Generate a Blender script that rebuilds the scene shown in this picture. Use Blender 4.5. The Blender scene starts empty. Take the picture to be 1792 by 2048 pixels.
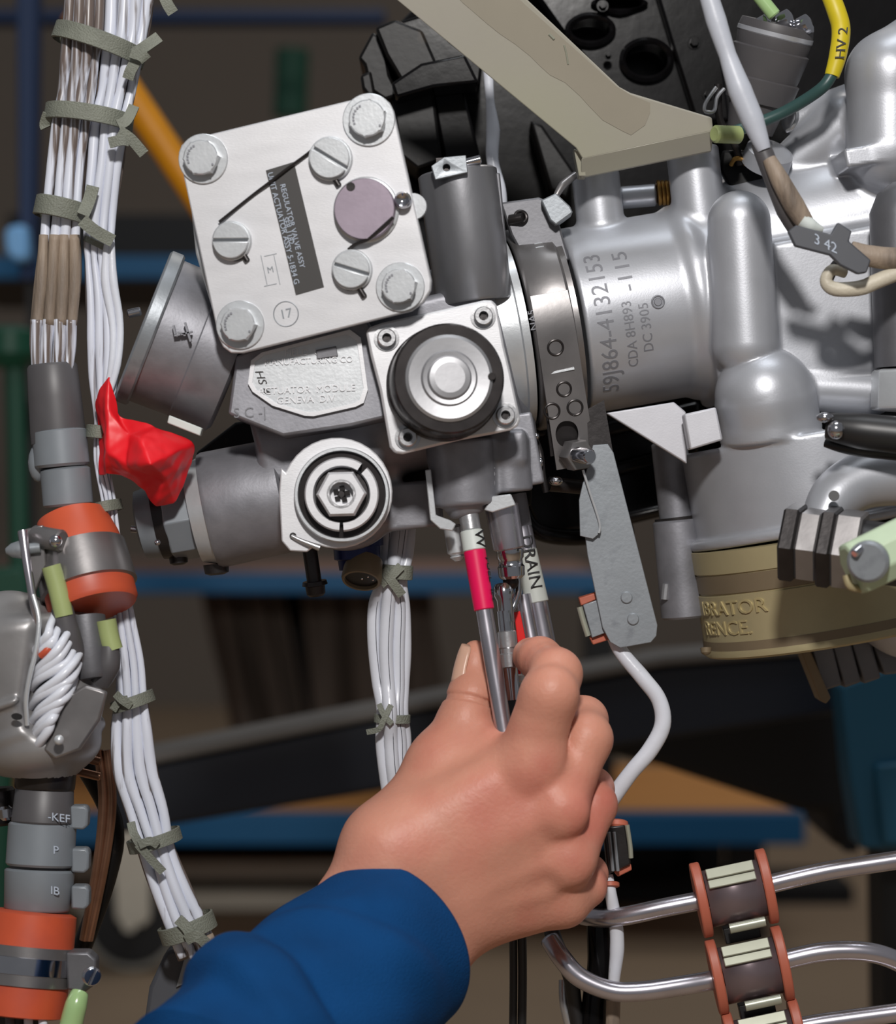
import bpy, bmesh, math, random
import numpy as np
from mathutils import Vector, Matrix

random.seed(7)
rng = np.random.RandomState(7)
SC = bpy.context.scene
COL = SC.collection
S = 0.00018          # metres per photo pixel on the plane in focus
DC = 0.90            # camera to that plane
def srgb(r, g, b):
    f = lambda c: c/12.92 if c <= 0.04045 else ((c+0.055)/1.055)**2.4
    return (f(r/255), f(g/255), f(b/255), 1.0)

# ------------------------------------------------------------------ camera
cd = bpy.data.cameras.new('camera'); cam = bpy.data.objects.new('camera', cd); COL.objects.link(cam)
cam.location = (0, -DC, 0); cam.rotation_euler = (math.pi/2, 0, 0)
cd.sensor_fit = 'HORIZONTAL'; cd.sensor_width = 24; cd.lens = 24*DC/(1792*S)
cd.clip_start = 0.02; cd.clip_end = 60
cd.dof.use_dof = True; cd.dof.focus_distance = DC; cd.dof.aperture_fstop = 7.6
SC.camera = cam
# ------------------------------------------------------------------ world
w = bpy.data.worlds.new('world'); SC.world = w; w.use_nodes = True
bg = w.node_tree.nodes['Background']; bg.inputs[0].default_value = (0.72, 0.74, 0.78, 1); bg.inputs[1].default_value = 0.20
# ------------------------------------------------------------------ lights
def area(name, loc, target, size, power, color=(1, 1, 1), shape='DISK', size_y=None):
    l = bpy.data.lights.new(name, 'AREA'); l.shape = shape; l.size = size
    if size_y: l.size_y = size_y
    l.energy = power; l.color = color
    o = bpy.data.objects.new(name, l); COL.objects.link(o); o.location = loc
    o.rotation_euler = (Vector(target)-Vector(loc)).to_track_quat('-Z', 'Y').to_euler()
    return o
area('flash_lamp', (0.02, -0.95, 0.52), (0, 0, 0), 0.09, 9.4, (1.0, 0.97, 0.94))
area('overhead_fill', (0.3, -0.3, 2.6), (0.1, 0.3, 0), 1.2, 16, (0.92, 0.96, 1.0), 'RECTANGLE', 0.5)  # unseen fill light, added overhead for the metal to reflect
area('rear_fill', (0.6, 2.6, 2.9), (0.3, 2.8, -0.5), 1.2, 12, (1.0, 0.93, 0.85), 'RECTANGLE', 0.4)  # unseen fill light, added above the bench for the background
# ------------------------------------------------------------------ exposure
SC.view_settings.view_transform = 'Standard'; SC.view_settings.look = 'None'
SC.view_settings.exposure = 0.0; SC.view_settings.gamma = 1.0; SC.view_settings.use_curve_mapping = False

# ================================================================== helpers
def W(px, py, mm=0.0):
    k = S*(DC+mm/1000)/DC
    return Vector(((px-896)*k, mm/1000, -(py-1024)*k))
def L(n, mm=0.0): return n*S*(DC+mm/1000)/DC
CAM = Vector((0, -DC, 0))
def ray(px, py): return (W(px, py, 0)-CAM).normalized()
def onplane(px, py, o, n):
    d = ray(px, py); t = (o-CAM).dot(n)/d.dot(n); return CAM+d*t
def V(*a): return Vector(a).normalized()
def frame(n, up=Vector((0, 0, 1))):
    n = n.normalized(); x = up.cross(n)
    if x.length < 1e-3: x = Vector((1, 0, 0)).cross(n)
    x.normalize(); return x, n.cross(x), n

# ------------------------------------------------------------------ materials
def mat(name, col, metal=0.0, rough=0.5, var=0.0, vscale=60, col2=None, c2scale=40, c2lo=0.5, c2hi=0.7, bump=0.0, bscale=300,
        coat=0.0, sss=0.0, stretch=None, rvar=0.0, spec=None, emis=0, trans=0.0):
    m = bpy.data.materials.new(name); m.use_nodes = True; nt = m.node_tree; N = nt.nodes; K = nt.links
    b = N['Principled BSDF']; base = srgb(*col)
    b.inputs['Base Color'].default_value = base; b.inputs['Metallic'].default_value = metal
    b.inputs['Roughness'].default_value = rough; b.inputs['Coat Weight'].default_value = coat
    if coat: b.inputs['Coat Roughness'].default_value = 0.12
    if spec is not None: b.inputs['Specular IOR Level'].default_value = spec
    if trans: b.inputs['Transmission Weight'].default_value = trans
    if sss:
        b.inputs['Subsurface Weight'].default_value = sss; b.inputs['Subsurface Radius'].default_value = (1.0, 0.35, 0.2)
        b.inputs['Subsurface Scale'].default_value = 0.004
    tc = N.new('ShaderNodeTexCoord'); mp = N.new('ShaderNodeMapping'); K.new(tc.outputs['Object'], mp.inputs[0])
    if stretch: mp.inputs['Scale'].default_value = stretch
    cur = None
    if var:
        n = N.new('ShaderNodeTexNoise'); n.inputs['Scale'].default_value = vscale; n.inputs['Detail'].default_value = 5
        K.new(mp.outputs[0], n.inputs[0])
        r = N.new('ShaderNodeValToRGB'); r.color_ramp.elements[0].position = 0.3; r.color_ramp.elements[1].position = 0.7
        r.color_ramp.elements[0].color = [c*(1-var) for c in base[:3]]+[1]
        r.color_ramp.elements[1].color = [min(1, c*(1+var)) for c in base[:3]]+[1]
        K.new(n.outputs[0], r.inputs[0]); cur = r.outputs[0]
    if col2:
        n = N.new('ShaderNodeTexNoise'); n.inputs['Scale'].default_value = c2scale; n.inputs['Detail'].default_value = 6
        K.new(mp.outputs[0], n.inputs[0])
        r = N.new('ShaderNodeValToRGB'); r.color_ramp.elements[0].position = c2lo; r.color_ramp.elements[1].position = c2hi
        K.new(n.outputs[0], r.inputs[0])
        mx = N.new('ShaderNodeMix'); mx.data_type = 'RGBA'; K.new(r.outputs[0], mx.inputs[0])
        if cur: K.new(cur, mx.inputs[6])
        else: mx.inputs[6].default_value = base
        mx.inputs[7].default_value = srgb(*col2); cur = mx.outputs[2]
    if cur: K.new(cur, b.inputs['Base Color'])
    if rvar:
        n = N.new('ShaderNodeTexNoise'); n.inputs['Scale'].default_value = vscale*1.7; K.new(mp.outputs[0], n.inputs[0])
        r = N.new('ShaderNodeMapRange'); r.inputs[3].default_value = max(0, rough-rvar); r.inputs[4].default_value = rough+rvar
        K.new(n.outputs[0], r.inputs[0]); K.new(r.outputs[0], b.inputs['Roughness'])
    if bump:
        n = N.new('ShaderNodeTexNoise'); n.inputs['Scale'].default_value = bscale; n.inputs['Detail'].default_value = 3
        K.new(mp.outputs[0], n.inputs[0])
        bp = N.new('ShaderNodeBump'); bp.inputs['Strength'].default_value = bump; bp.inputs['Distance'].default_value = 0.001
        K.new(n.outputs[0], bp.inputs['Height']); K.new(bp.outputs[0], b.inputs['Normal'])
    return m
M = {}
M['cast'] = mat('cast_aluminium', (182, 184, 190), 0.5, 0.40, 0.05, 70, bump=0.03, bscale=1400, rvar=0.05)
M['cast_light'] = mat('light_cast_aluminium', (196, 196, 202), 0.3, 0.5, 0.05, 90, bump=0.03, bscale=1400)
M['cast_rough'] = mat('rough_grey_casting', (140, 140, 146), 0.55, 0.5, 0.12, 120, bump=0.05, bscale=900, col2=(104, 104, 108), c2scale=50, c2lo=0.5, c2hi=0.8)
M['dark_cast'] = mat('dark_grey_casting', (112, 112, 116), 0.6, 0.48, 0.12, 60, bump=0.04, bscale=700)
M['turned'] = mat('turned_grey_metal', (152, 152, 156), 0.75, 0.34, 0.12, 40, bump=0.03, bscale=600, rvar=0.08, stretch=(1, 1, 0.5))
M['face'] = mat('spun_silver_face', (165, 165, 168), 0.7, 0.42, 0.08, 50, bump=0.02, bscale=500)
M['plate'] = mat('brushed_cover_plate', (212, 212, 215), 0.35, 0.42, 0.07, 40, bump=0.04, bscale=900, stretch=(1, 1, 4))
M['satin'] = mat('satin_steel', (190, 190, 192), 0.8, 0.30, 0.06, 90, bump=0.05, bscale=800)
M['light_steel'] = mat('light_zinc_steel', (204, 207, 210), 0.5, 0.34, 0.06, 120, bump=0.04, bscale=900)
M['chrome'] = mat('polished_steel', (200, 200, 205), 1.0, 0.13, 0.03, 90, rvar=0.05)
M['steel_pipe'] = mat('steel_pipe', (190, 186, 194), 0.9, 0.26, 0.10, 60, rvar=0.06)
M['band'] = mat('band_steel', (140, 137, 137), 0.75, 0.34, 0.15, 50, rvar=0.08, bump=0.02, bscale=500)
M['bracket_steel'] = mat('zinc_bracket', (142, 147, 152), 0.4, 0.42, 0.08, 60, col2=(118, 122, 128), c2scale=150, c2lo=0.55, c2hi=0.8, bump=0.05, bscale=800)
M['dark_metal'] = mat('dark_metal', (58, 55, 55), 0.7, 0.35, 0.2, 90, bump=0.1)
M['black_knob'] = mat('black_anodised', (46, 42, 42), 0.6, 0.28, 0.15, 90, rvar=0.05)
M['mauve'] = mat('mauve_disc', (150, 138, 150), 0.6, 0.42, 0.1, 70, bump=0.03)
M['black_gloss'] = mat('black_gloss_paint', (13, 12, 13), 0.0, 0.17, 0.3, 60, bump=0.04, bscale=160, spec=0.22)
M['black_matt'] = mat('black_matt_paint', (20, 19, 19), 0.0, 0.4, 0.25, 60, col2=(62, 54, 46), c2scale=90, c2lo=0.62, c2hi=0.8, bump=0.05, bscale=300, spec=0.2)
M['black_rubber'] = mat('black_rubber', (30, 29, 30), 0.0, 0.42, 0.1, 60)
M['label_black'] = mat('black_label', (58, 56, 55), 0.0, 0.55, 0.05)
M['label_text'] = mat('label_print', (175, 185, 200), 0.0, 0.6)
M['ink'] = mat('black_ink', (30, 30, 32), 0.0, 0.6)
M['groove'] = mat('engraved_groove', (134, 135, 141), 0.5, 0.6)
M['emboss'] = mat('embossed_letters', (186, 172, 128), 0.35, 0.4)
M['beige'] = mat('beige_primer', (164, 160, 149), 0.05, 0.40, 0.04, 25, col2=(162, 162, 140), c2scale=9, c2lo=0.42, c2hi=0.7, bump=0.03, bscale=500)
M['beige_stain'] = mat('beige_resin_patch', (154, 148, 134), 0.05, 0.35, 0.06, 25)
M['brass'] = mat('brass_tan_ring', (172, 160, 124), 0.3, 0.42, 0.07, 40, bump=0.05)
M['brass_dark'] = mat('tan_band', (122, 108, 86), 0.2, 0.5, 0.08, 40)
M['gold'] = mat('gold_thread', (170, 130, 70), 0.9, 0.3, 0.2, 200)
M['skin'] = mat('skin', (206, 144, 122), 0.0, 0.46, 0.08, 38, col2=(194, 116, 100), c2scale=32, c2lo=0.45, c2hi=0.75, bump=0.16, bscale=700, sss=0.18, spec=0.35)
M['nail'] = mat('fingernail', (210, 166, 144), 0.0, 0.35, 0.03, sss=0.1)
M['navy'] = mat('navy_cotton', (8, 62, 112), 0.0, 0.85, 0.16, 30, bump=0.5, bscale=1500, spec=0.15)
M['red_cloth'] = mat('red_tape', (226, 22, 34), 0.0, 0.42, 0.08, 40, bump=0.1, bscale=120)
M['red'] = mat('red_plastic', (222, 34, 32), 0.0, 0.35, 0.06)
M['magenta'] = mat('magenta_sleeve', (226, 10, 84), 0.0, 0.38, 0.04)
M['white_sleeve'] = mat('white_marker_sleeve', (206, 212, 208), 0.0, 0.45, 0.04)
M['drain'] = mat('drain_marker_sleeve', (190, 194, 188), 0.0, 0.5, 0.05)
M['wire'] = mat('white_wire', (214, 218, 230), 0.0, 0.32, 0.06, 60, col2=(104, 92, 86), c2scale=260, c2lo=0.54, c2hi=0.62, stretch=(1, 1, 0.035), bump=0.1, bscale=300)
M['wire_dirty_shaded'] = mat('grimy_shaded_wire', (122, 110, 104), 0.0, 0.45, 0.2, 120, stretch=(1, 1, 0.2), col2=(190, 188, 192), c2scale=160, c2lo=0.58, c2hi=0.66, bump=0.1)  # brown of grime and gap shade, painted into the back row of wires
M['grey_jacket'] = mat('pale_grey_jacket', (184, 188, 198), 0.0, 0.4, 0.06, 60, bump=0.06, bscale=400)
M['shell_grey'] = mat('matt_shell_grey', (150, 148, 148), 0.5, 0.4, 0.1, 60, bump=0.03, bscale=500, rvar=0.06)
M['cream'] = mat('cream_braid', (196, 188, 170), 0.0, 0.5, 0.12, 90, bump=0.15, bscale=900)
M['wire_clean'] = mat('clean_white_wire', (214, 217, 226), 0.0, 0.28, 0.05, 60, bump=0.08, bscale=400, col2=(150, 148, 150), c2scale=160, c2lo=0.66, c2hi=0.8)
M['wire_stripe'] = mat('wire_trace_thread', (40, 40, 52), 0.0, 0.6)
M['brown_sleeve'] = mat('brown_braid', (148, 132, 116), 0.0, 0.6, 0.2, 60, col2=(88, 78, 70), c2scale=80, c2lo=0.5, c2hi=0.7, stretch=(1, 1, 0.2), bump=0.3, bscale=900)
M['tie'] = mat('grey_lacing_tape', (120, 123, 112), 0.0, 0.6, 0.14, 90, bump=0.5, bscale=1600)
M['grey_sleeve'] = mat('grey_heatshrink', (80, 78, 80), 0.0, 0.45, 0.1, 60)
M['grey_plastic'] = mat('grey_connector', (128, 134, 140), 0.15, 0.38, 0.08, 50)
M['grey_tag'] = mat('slate_tag', (72, 74, 80), 0.0, 0.5, 0.06)
M['orange'] = mat('orange_silicone', (198, 84, 52), 0.0, 0.42, 0.1, 40, col2=(168, 74, 60), c2scale=28, c2lo=0.5, c2hi=0.75)
M['clip_red'] = mat('brick_red_cushion', (178, 96, 74), 0.0, 0.5, 0.08, 90)
M['clip_metal'] = mat('mauve_clip_band', (126, 112, 116), 0.6, 0.33, 0.08, 90)
M['clip_tab'] = mat('pale_clip_tab', (166, 168, 152), 0.4, 0.35, 0.06, 120)
M['green_nub'] = mat('pale_green_plastic', (156, 168, 112), 0.0, 0.4, 0.08, 60)
M['pale_green'] = mat('pale_green_hose', (158, 190, 132), 0.0, 0.22, 0.06, 60, coat=0.4)
M['mint'] = mat('pale_mint_paint', (186, 204, 174), 0.0, 0.4, 0.06, 60)
M['yellow'] = mat('yellow_marker', (206, 186, 30), 0.0, 0.45, 0.08)
M['green_cable'] = mat('dark_green_cable', (46, 74, 72), 0.0, 0.4, 0.08)
M['blue_conn'] = mat('blue_connector', (22, 34, 84), 0.3, 0.35, 0.1)
M['copper'] = mat('copper_fitting', (150, 112, 90), 0.8, 0.35, 0.3, 60)
M['bg_blue'] = mat('blue_frame_paint', (2, 92, 140), 0.0, 0.5, 0.06, 4)
M['bg_blue_dark'] = mat('dark_blue_frame_paint', (4, 42, 84), 0.0, 0.5, 0.06, 4)
M['bg_teal'] = mat('teal_post_paint', (16, 84, 112), 0.0, 0.5, 0.05, 4)
M['bg_green'] = mat('dark_green_paint', (6, 70, 50), 0.0, 0.5, 0.06, 4)
M['bg_wood'] = mat('plywood_top', (226, 158, 88), 0.0, 0.55, 0.10, 3, stretch=(1, 6, 1))
M['bg_board'] = mat('dull_board', (150, 118, 104), 0.0, 0.6, 0.08, 3)
M['bg_yellow'] = mat('yellow_pole_paint', (214, 140, 0), 0.0, 0.5, 0.05)
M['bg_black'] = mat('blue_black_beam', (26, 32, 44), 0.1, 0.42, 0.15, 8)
M['bg_black_top'] = mat('grey_beam_top', (104, 100, 96), 0.1, 0.6, 0.2, 8)
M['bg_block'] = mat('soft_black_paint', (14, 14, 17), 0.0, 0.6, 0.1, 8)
M['bg_caster'] = mat('caster_bracket_paint', (214, 206, 190), 0.0, 0.5, 0.05)
M['bg_tyre'] = mat('grey_caster_tyre', (150, 148, 140), 0.0, 0.6, 0.05)
M['bg_tyre_dark'] = mat('black_caster_hub', (26, 26, 28), 0.0, 0.6, 0.05)
M['bg_lightblue'] = mat('light_blue_plastic', (130, 190, 245), 0.0, 0.4, 0.03)
M['bg_cloth'] = mat('brown_grey_canvas', (84, 74, 66), 0.0, 0.8, 0.15, 5)
M['bg_gap_dark'] = mat('black_gap_sheet', (20, 19, 20), 0.0, 0.8, 0.15, 5)
M['floor'] = mat('concrete_floor', (150, 128, 104), 0.0, 0.6, 0.10, 2)
M['wall'] = mat('workshop_wall', (118, 108, 98), 0.0, 0.8, 0.07, 1)

# ------------------------------------------------------------------ mesh builder
class MB:
    def __init__(s): s.v = []; s.f = []
    def add(s, vs, fs):
        k = len(s.v); s.v += [Vector(v) for v in vs]; s.f += [[i+k for i in f] for f in fs]; return s
    def lathe(s, o, a, prof, n=48, seg=None, up=Vector((0.13, 0.07, 1)), phase=0.0, squash=1.0, cap=True):
        x, y, z = frame(a, up); vs = []; fs = []
        full = seg is None; a0, a1 = (0, 2*math.pi) if full else seg
        m = n if full else n+1
        for (t, r) in prof:
            for i in range(m):
                th = phase+a0+(a1-a0)*i/n
                vs.append(o+z*t+(x*math.cos(th)+y*math.sin(th)*squash)*r)
        for j in range(len(prof)-1):
            for i in range(n):
                i2 = (i+1) % m if full else i+1
                fs.append([j*m+i, j*m+i2, (j+1)*m+i2, (j+1)*m+i])
        if full and cap:
            if prof[0][1] > 1e-6: fs.append([i for i in range(m)][::-1])
            if prof[-1][1] > 1e-6: fs.append([(len(prof)-1)*m+i for i in range(m)])
        return s.add(vs, fs)
    def rod(s, a, b, r, r2=None, n=32, ch=0.0):
        r2 = r if r2 is None else r2; d = b-a; l = d.length
        pr = [(0, r), (l, r2)] if not ch else [(0, r-ch), (ch, r), (l-ch, r2), (l, r2-ch)]
        return s.lathe(a, d, pr, n)
    def poly(s, front, ext):
        n = len(front); front = [Vector(p) for p in front]
        c = sum(front, Vector())/n; nr = Vector()
        for i in range(n): nr += (front[i]-c).cross(front[(i+1) % n]-c)
        flip = nr.dot(ext) > 0
        vs = front+[p+ext for p in front]
        fs = [list(range(n)), list(range(n, 2*n))[::-1]]+[[i, i+n, (i+1) % n+n, (i+1) % n] for i in range(n)]
        if flip: fs = [f[::-1] for f in fs]
        return s.add(vs, fs)
    def pxpoly(s, pts, mm, th, n=None, anchor=None):
        if n is None: fr = [W(x, y, mm) for x, y in pts]; return s.poly(fr, Vector((0, th/1000, 0)))
        o = W(anchor[0], anchor[1], mm); n = n.normalized()
        return s.poly([onplane(x, y, o, n) for x, y in pts], -n*th/1000)
    def box(s, c, X, Y, Z):
        vs = [c+X*i+Y*j+Z*k for i in (-1, 1) for j in (-1, 1) for k in (-1, 1)]
        fs = [[0, 1, 3, 2], [4, 6, 7, 5], [0, 4, 5, 1], [2, 3, 7, 6], [0, 2, 6, 4], [1, 5, 7, 3]]
        return s.add(vs, fs)
    def tube(s, pts, r, n=14, sub=6, squash=None, caps=True):
        pts = [Vector(p) for p in pts]; k = len(pts)
        rr = list(r) if isinstance(r, (list, tuple)) else [r]*k
        P = []; R = []
        for i in range(k-1):
            p0 = pts[max(i-1, 0)]; p1 = pts[i]; p2 = pts[i+1]; p3 = pts[min(i+2, k-1)]
            for j in range(sub):
                t = j/sub
                P.append(0.5*((2*p1)+(p2-p0)*t+(2*p0-5*p1+4*p2-p3)*t*t+(3*p1-p0-3*p2+p3)*t**3)); R.append(rr[i]*(1-t)+rr[i+1]*t)
        P.append(pts[-1]); R.append(rr[-1])
        q = len(P); T = [(P[min(i+1, q-1)]-P[max(i-1, 0)]).normalized() for i in range(q)]
        u = frame(T[0], Vector((0.05, -1, 0.1)))[0]; vs = []; fs = []
        for i in range(q):
            u = (u-T[i]*u.dot(T[i])).normalized(); vv = T[i].cross(u)
            for a in range(n):
                th = 2*math.pi*a/n; sq = squash or 1.0
                vs.append(P[i]+(u*math.cos(th)+vv*math.sin(th)*sq)*R[i])
        for i in range(q-1):
            for a in range(n): fs.append([i*n+a, i*n+(a+1) % n, (i+1)*n+(a+1) % n, (i+1)*n+a])
        if caps: fs += [list(range(n))[::-1], [(q-1)*n+a for a in range(n)]]
        return s.add(vs, fs)
    def torus(s, o, a, R, r, n=40, m=8):
        x, y, z = frame(a); vs = []; fs = []
        for i in range(n):
            th = 2*math.pi*i/n; d = x*math.cos(th)+y*math.sin(th)
            for j in range(m):
                ph = 2*math.pi*j/m; vs.append(o+d*(R+r*math.cos(ph))+z*r*math.sin(ph))
        for i in range(n):
            for j in range(m): fs.append([i*m+j, ((i+1) % n)*m+j, ((i+1) % n)*m+(j+1) % m, i*m+(j+1) % m])
        return s.add(vs, fs)
    def ball(s, o, r, n=16, sc=(1, 1, 1)):
        vs = []; fs = []; m = n//2
        for i in range(m+1):
            for j in range(n):
                a = math.pi*i/m; b = 2*math.pi*j/n
                vs.append(o+Vector((math.sin(a)*math.cos(b)*sc[0], math.sin(a)*math.sin(b)*sc[1], math.cos(a)*sc[2]))*r)
        for i in range(m):
            for j in range(n): fs.append([i*n+j, (i+1)*n+j, (i+1)*n+(j+1) % n, i*n+(j+1) % n])
        return s.add(vs, fs)

ORG = {}
def finish(name, me, material, parent, label, ang, bevel, smooth):
    n = len(me.vertices); co = np.empty(n*3, np.float32); me.vertices.foreach_get('co', co); co = co.reshape(-1, 3)
    c = (co.min(0)+co.max(0))/2; co -= c; me.vertices.foreach_set('co', co.ravel()); me.update()
    if smooth:
        me.polygons.foreach_set('use_smooth', [True]*len(me.polygons))
        if ang: me.set_sharp_from_angle(angle=math.radians(ang))
    me.materials.append(material)
    o = bpy.data.objects.new(name, me); COL.objects.link(o); c = Vector([float(q) for q in c])
    if parent: o.parent = parent; o.location = c-ORG[parent.name]
    else: o.location = c
    ORG[o.name] = c
    if label: o['label'] = label
    if bevel:
        b = o.modifiers.new('bevel', 'BEVEL'); b.width = bevel/1000; b.segments = 2; b.limit_method = 'ANGLE'; b.angle_limit = math.radians(35)
        b.harden_normals = False
    return o
def obj(name, mb, m, parent=None, label=None, ang=38, bevel=0, smooth=True):
    me = bpy.data.meshes.new(name); me.from_pydata([tuple(v) for v in mb.v], [], mb.f)
    bm = bmesh.new(); bm.from_mesh(me); bmesh.ops.remove_doubles(bm, verts=bm.verts, dist=1e-7)
    bmesh.ops.recalc_face_normals(bm, faces=bm.faces); bm.to_mesh(me); bm.free()
    return finish(name, me, M[m] if isinstance(m, str) else m, parent, label, ang, bevel, smooth)
def tag(o, label, cat, group=None):
    o['label'] = label; o['category'] = cat
    if group: o['group'] = group
    return o
def thing(name, label, cat, at, group=None):
    o = bpy.data.objects.new(name, None); COL.objects.link(o); o.location = at; o.empty_display_size = 0.01
    ORG[o.name] = Vector(at); return tag(o, label, cat, group)
def cut(o, mb):
    """real hole: subtract a closed shape from the mesh of o and keep only the result"""
    me = bpy.data.meshes.new('t'); me.from_pydata([tuple(v) for v in mb.v], [], mb.f)
    bm = bmesh.new(); bm.from_mesh(me); bmesh.ops.remove_doubles(bm, verts=bm.verts, dist=1e-7); bmesh.ops.recalc_face_normals(bm, faces=bm.faces); bm.to_mesh(me); bm.free()
    c = bpy.data.objects.new('t', me); COL.objects.link(c)
    bpy.context.view_layer.update()
    md = o.modifiers.new('b', 'BOOLEAN'); md.operation = 'DIFFERENCE'; md.object = c; md.solver = 'EXACT'
    bev = [x for x in o.modifiers if x.type == 'BEVEL']
    for x in bev: x.show_viewport = False
    dg = bpy.context.evaluated_depsgraph_get(); new = bpy.data.meshes.new_from_object(o.evaluated_get(dg))
    o.modifiers.remove(md); o.data = new; bpy.data.objects.remove(c)
    for x in bev: x.show_viewport = True

# ------------------------------------------------------------------ text
def text_polys(txt, size, extrude):
    cu = bpy.data.curves.new('t', 'FONT'); cu.body = txt; cu.size = size; cu.extrude = extrude; cu.align_x = 'CENTER'; cu.align_y = 'CENTER'; cu.resolution_u = 3
    o = bpy.data.objects.new('t', cu); COL.objects.link(o); bpy.context.view_layer.update()
    me = bpy.data.meshes.new_from_object(o.evaluated_get(bpy.context.evaluated_depsgraph_get()))
    vs = [v.co.copy() for v in me.vertices]; fs = [list(p.vertices) for p in me.polygons]
    bpy.data.objects.remove(o); bpy.data.curves.remove(cu); bpy.data.meshes.remove(me)
    return vs, fs
def text_on(mb, txt, size, ext, fn, sx=1.0):
    vs, fs = text_polys(txt, size, ext); return mb.add([fn(v.x*sx, v.y, v.z) for v in vs], fs)
def flat_map(o, x, y, n): return lambda u, v, h: o+x*u+y*v+n*h

# ------------------------------------------------------------------ signed distance modelling (mm, numpy) + surface nets
def mm3(p): return np.array([p[0], p[1], p[2]], np.float32)*1000
def Q(px, py, d): return mm3(W(px, py, d))
def s_cone(a, b, r1, r2):
    a = np.asarray(a, np.float32); b = np.asarray(b, np.float32); ab = b-a; L2 = float(ab@ab)
    def f(p):
        pa = p-a; t = np.clip((pa@ab)/L2, 0, 1); return np.linalg.norm(pa-t[:, None]*ab, axis=1)-(r1+(r2-r1)*t)
    return f
def s_cyl(a, b, r, rd=1.0, r2=None):
    a = np.asarray(a, np.float32); b = np.asarray(b, np.float32); ab = b-a; h = float(np.linalg.norm(ab)); u = ab/h; r2 = r if r2 is None else r2
    def f(p):
        pa = p-a; t = pa@u; d = np.linalg.norm(pa-t[:, None]*u, axis=1)
        dx = d-(r+(r2-r)*np.clip(t/h, 0, 1))+rd; dy = np.abs(t-h/2)-h/2+rd
        return np.minimum(np.maximum(dx, dy), 0)+np.sqrt(np.maximum(dx, 0)**2+np.maximum(dy, 0)**2)-rd
    return f
def s_ell(c, ax, r):
    c = np.asarray(c, np.float32); A = np.array(ax, np.float32); r = np.asarray(r, np.float32)
    def f(p):
        q = ((p-c)@A.T); k0 = np.linalg.norm(q/r, axis=1); k1 = np.linalg.norm(q/(r*r), axis=1)+1e-6
        return k0*(k0-1)/k1
    return f
def s_box(c, X, Y, Z, hs, rd=1.0):
    c = np.asarray(c, np.float32); A = np.array([X, Y, Z], np.float32); hs = np.asarray(hs, np.float32)
    def f(p):
        q = np.abs((p-c)@A.T)-hs+rd; return np.linalg.norm(np.maximum(q, 0), axis=1)+np.minimum(q.max(1), 0)-rd
    return f
def s_torus(c, n, R, r):
    c = np.asarray(c, np.float32); n = np.asarray(n, np.float32); n = n/np.linalg.norm(n)
    def f(p):
        q = p-c; t = q@n; d = np.linalg.norm(q-t[:, None]*n, axis=1)-R; return np.sqrt(d*d+t*t)-r
    return f
def smin(a, b, k):
    if k <= 0: return np.minimum(a, b)
    h = np.maximum(k-np.abs(a-b), 0)/k; return np.minimum(a, b)-h*h*k/4
def union(items):
    """items: (f, k) joined one after the other with blend k"""
    def F(p):
        d = items[0][0](p)
        for f, k in items[1:]:
            if k >= 0: d = smin(d, f(p), k)
            else: d = -smin(-d, f(p), -k)      # negative k subtracts
        return d
    return F
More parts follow.
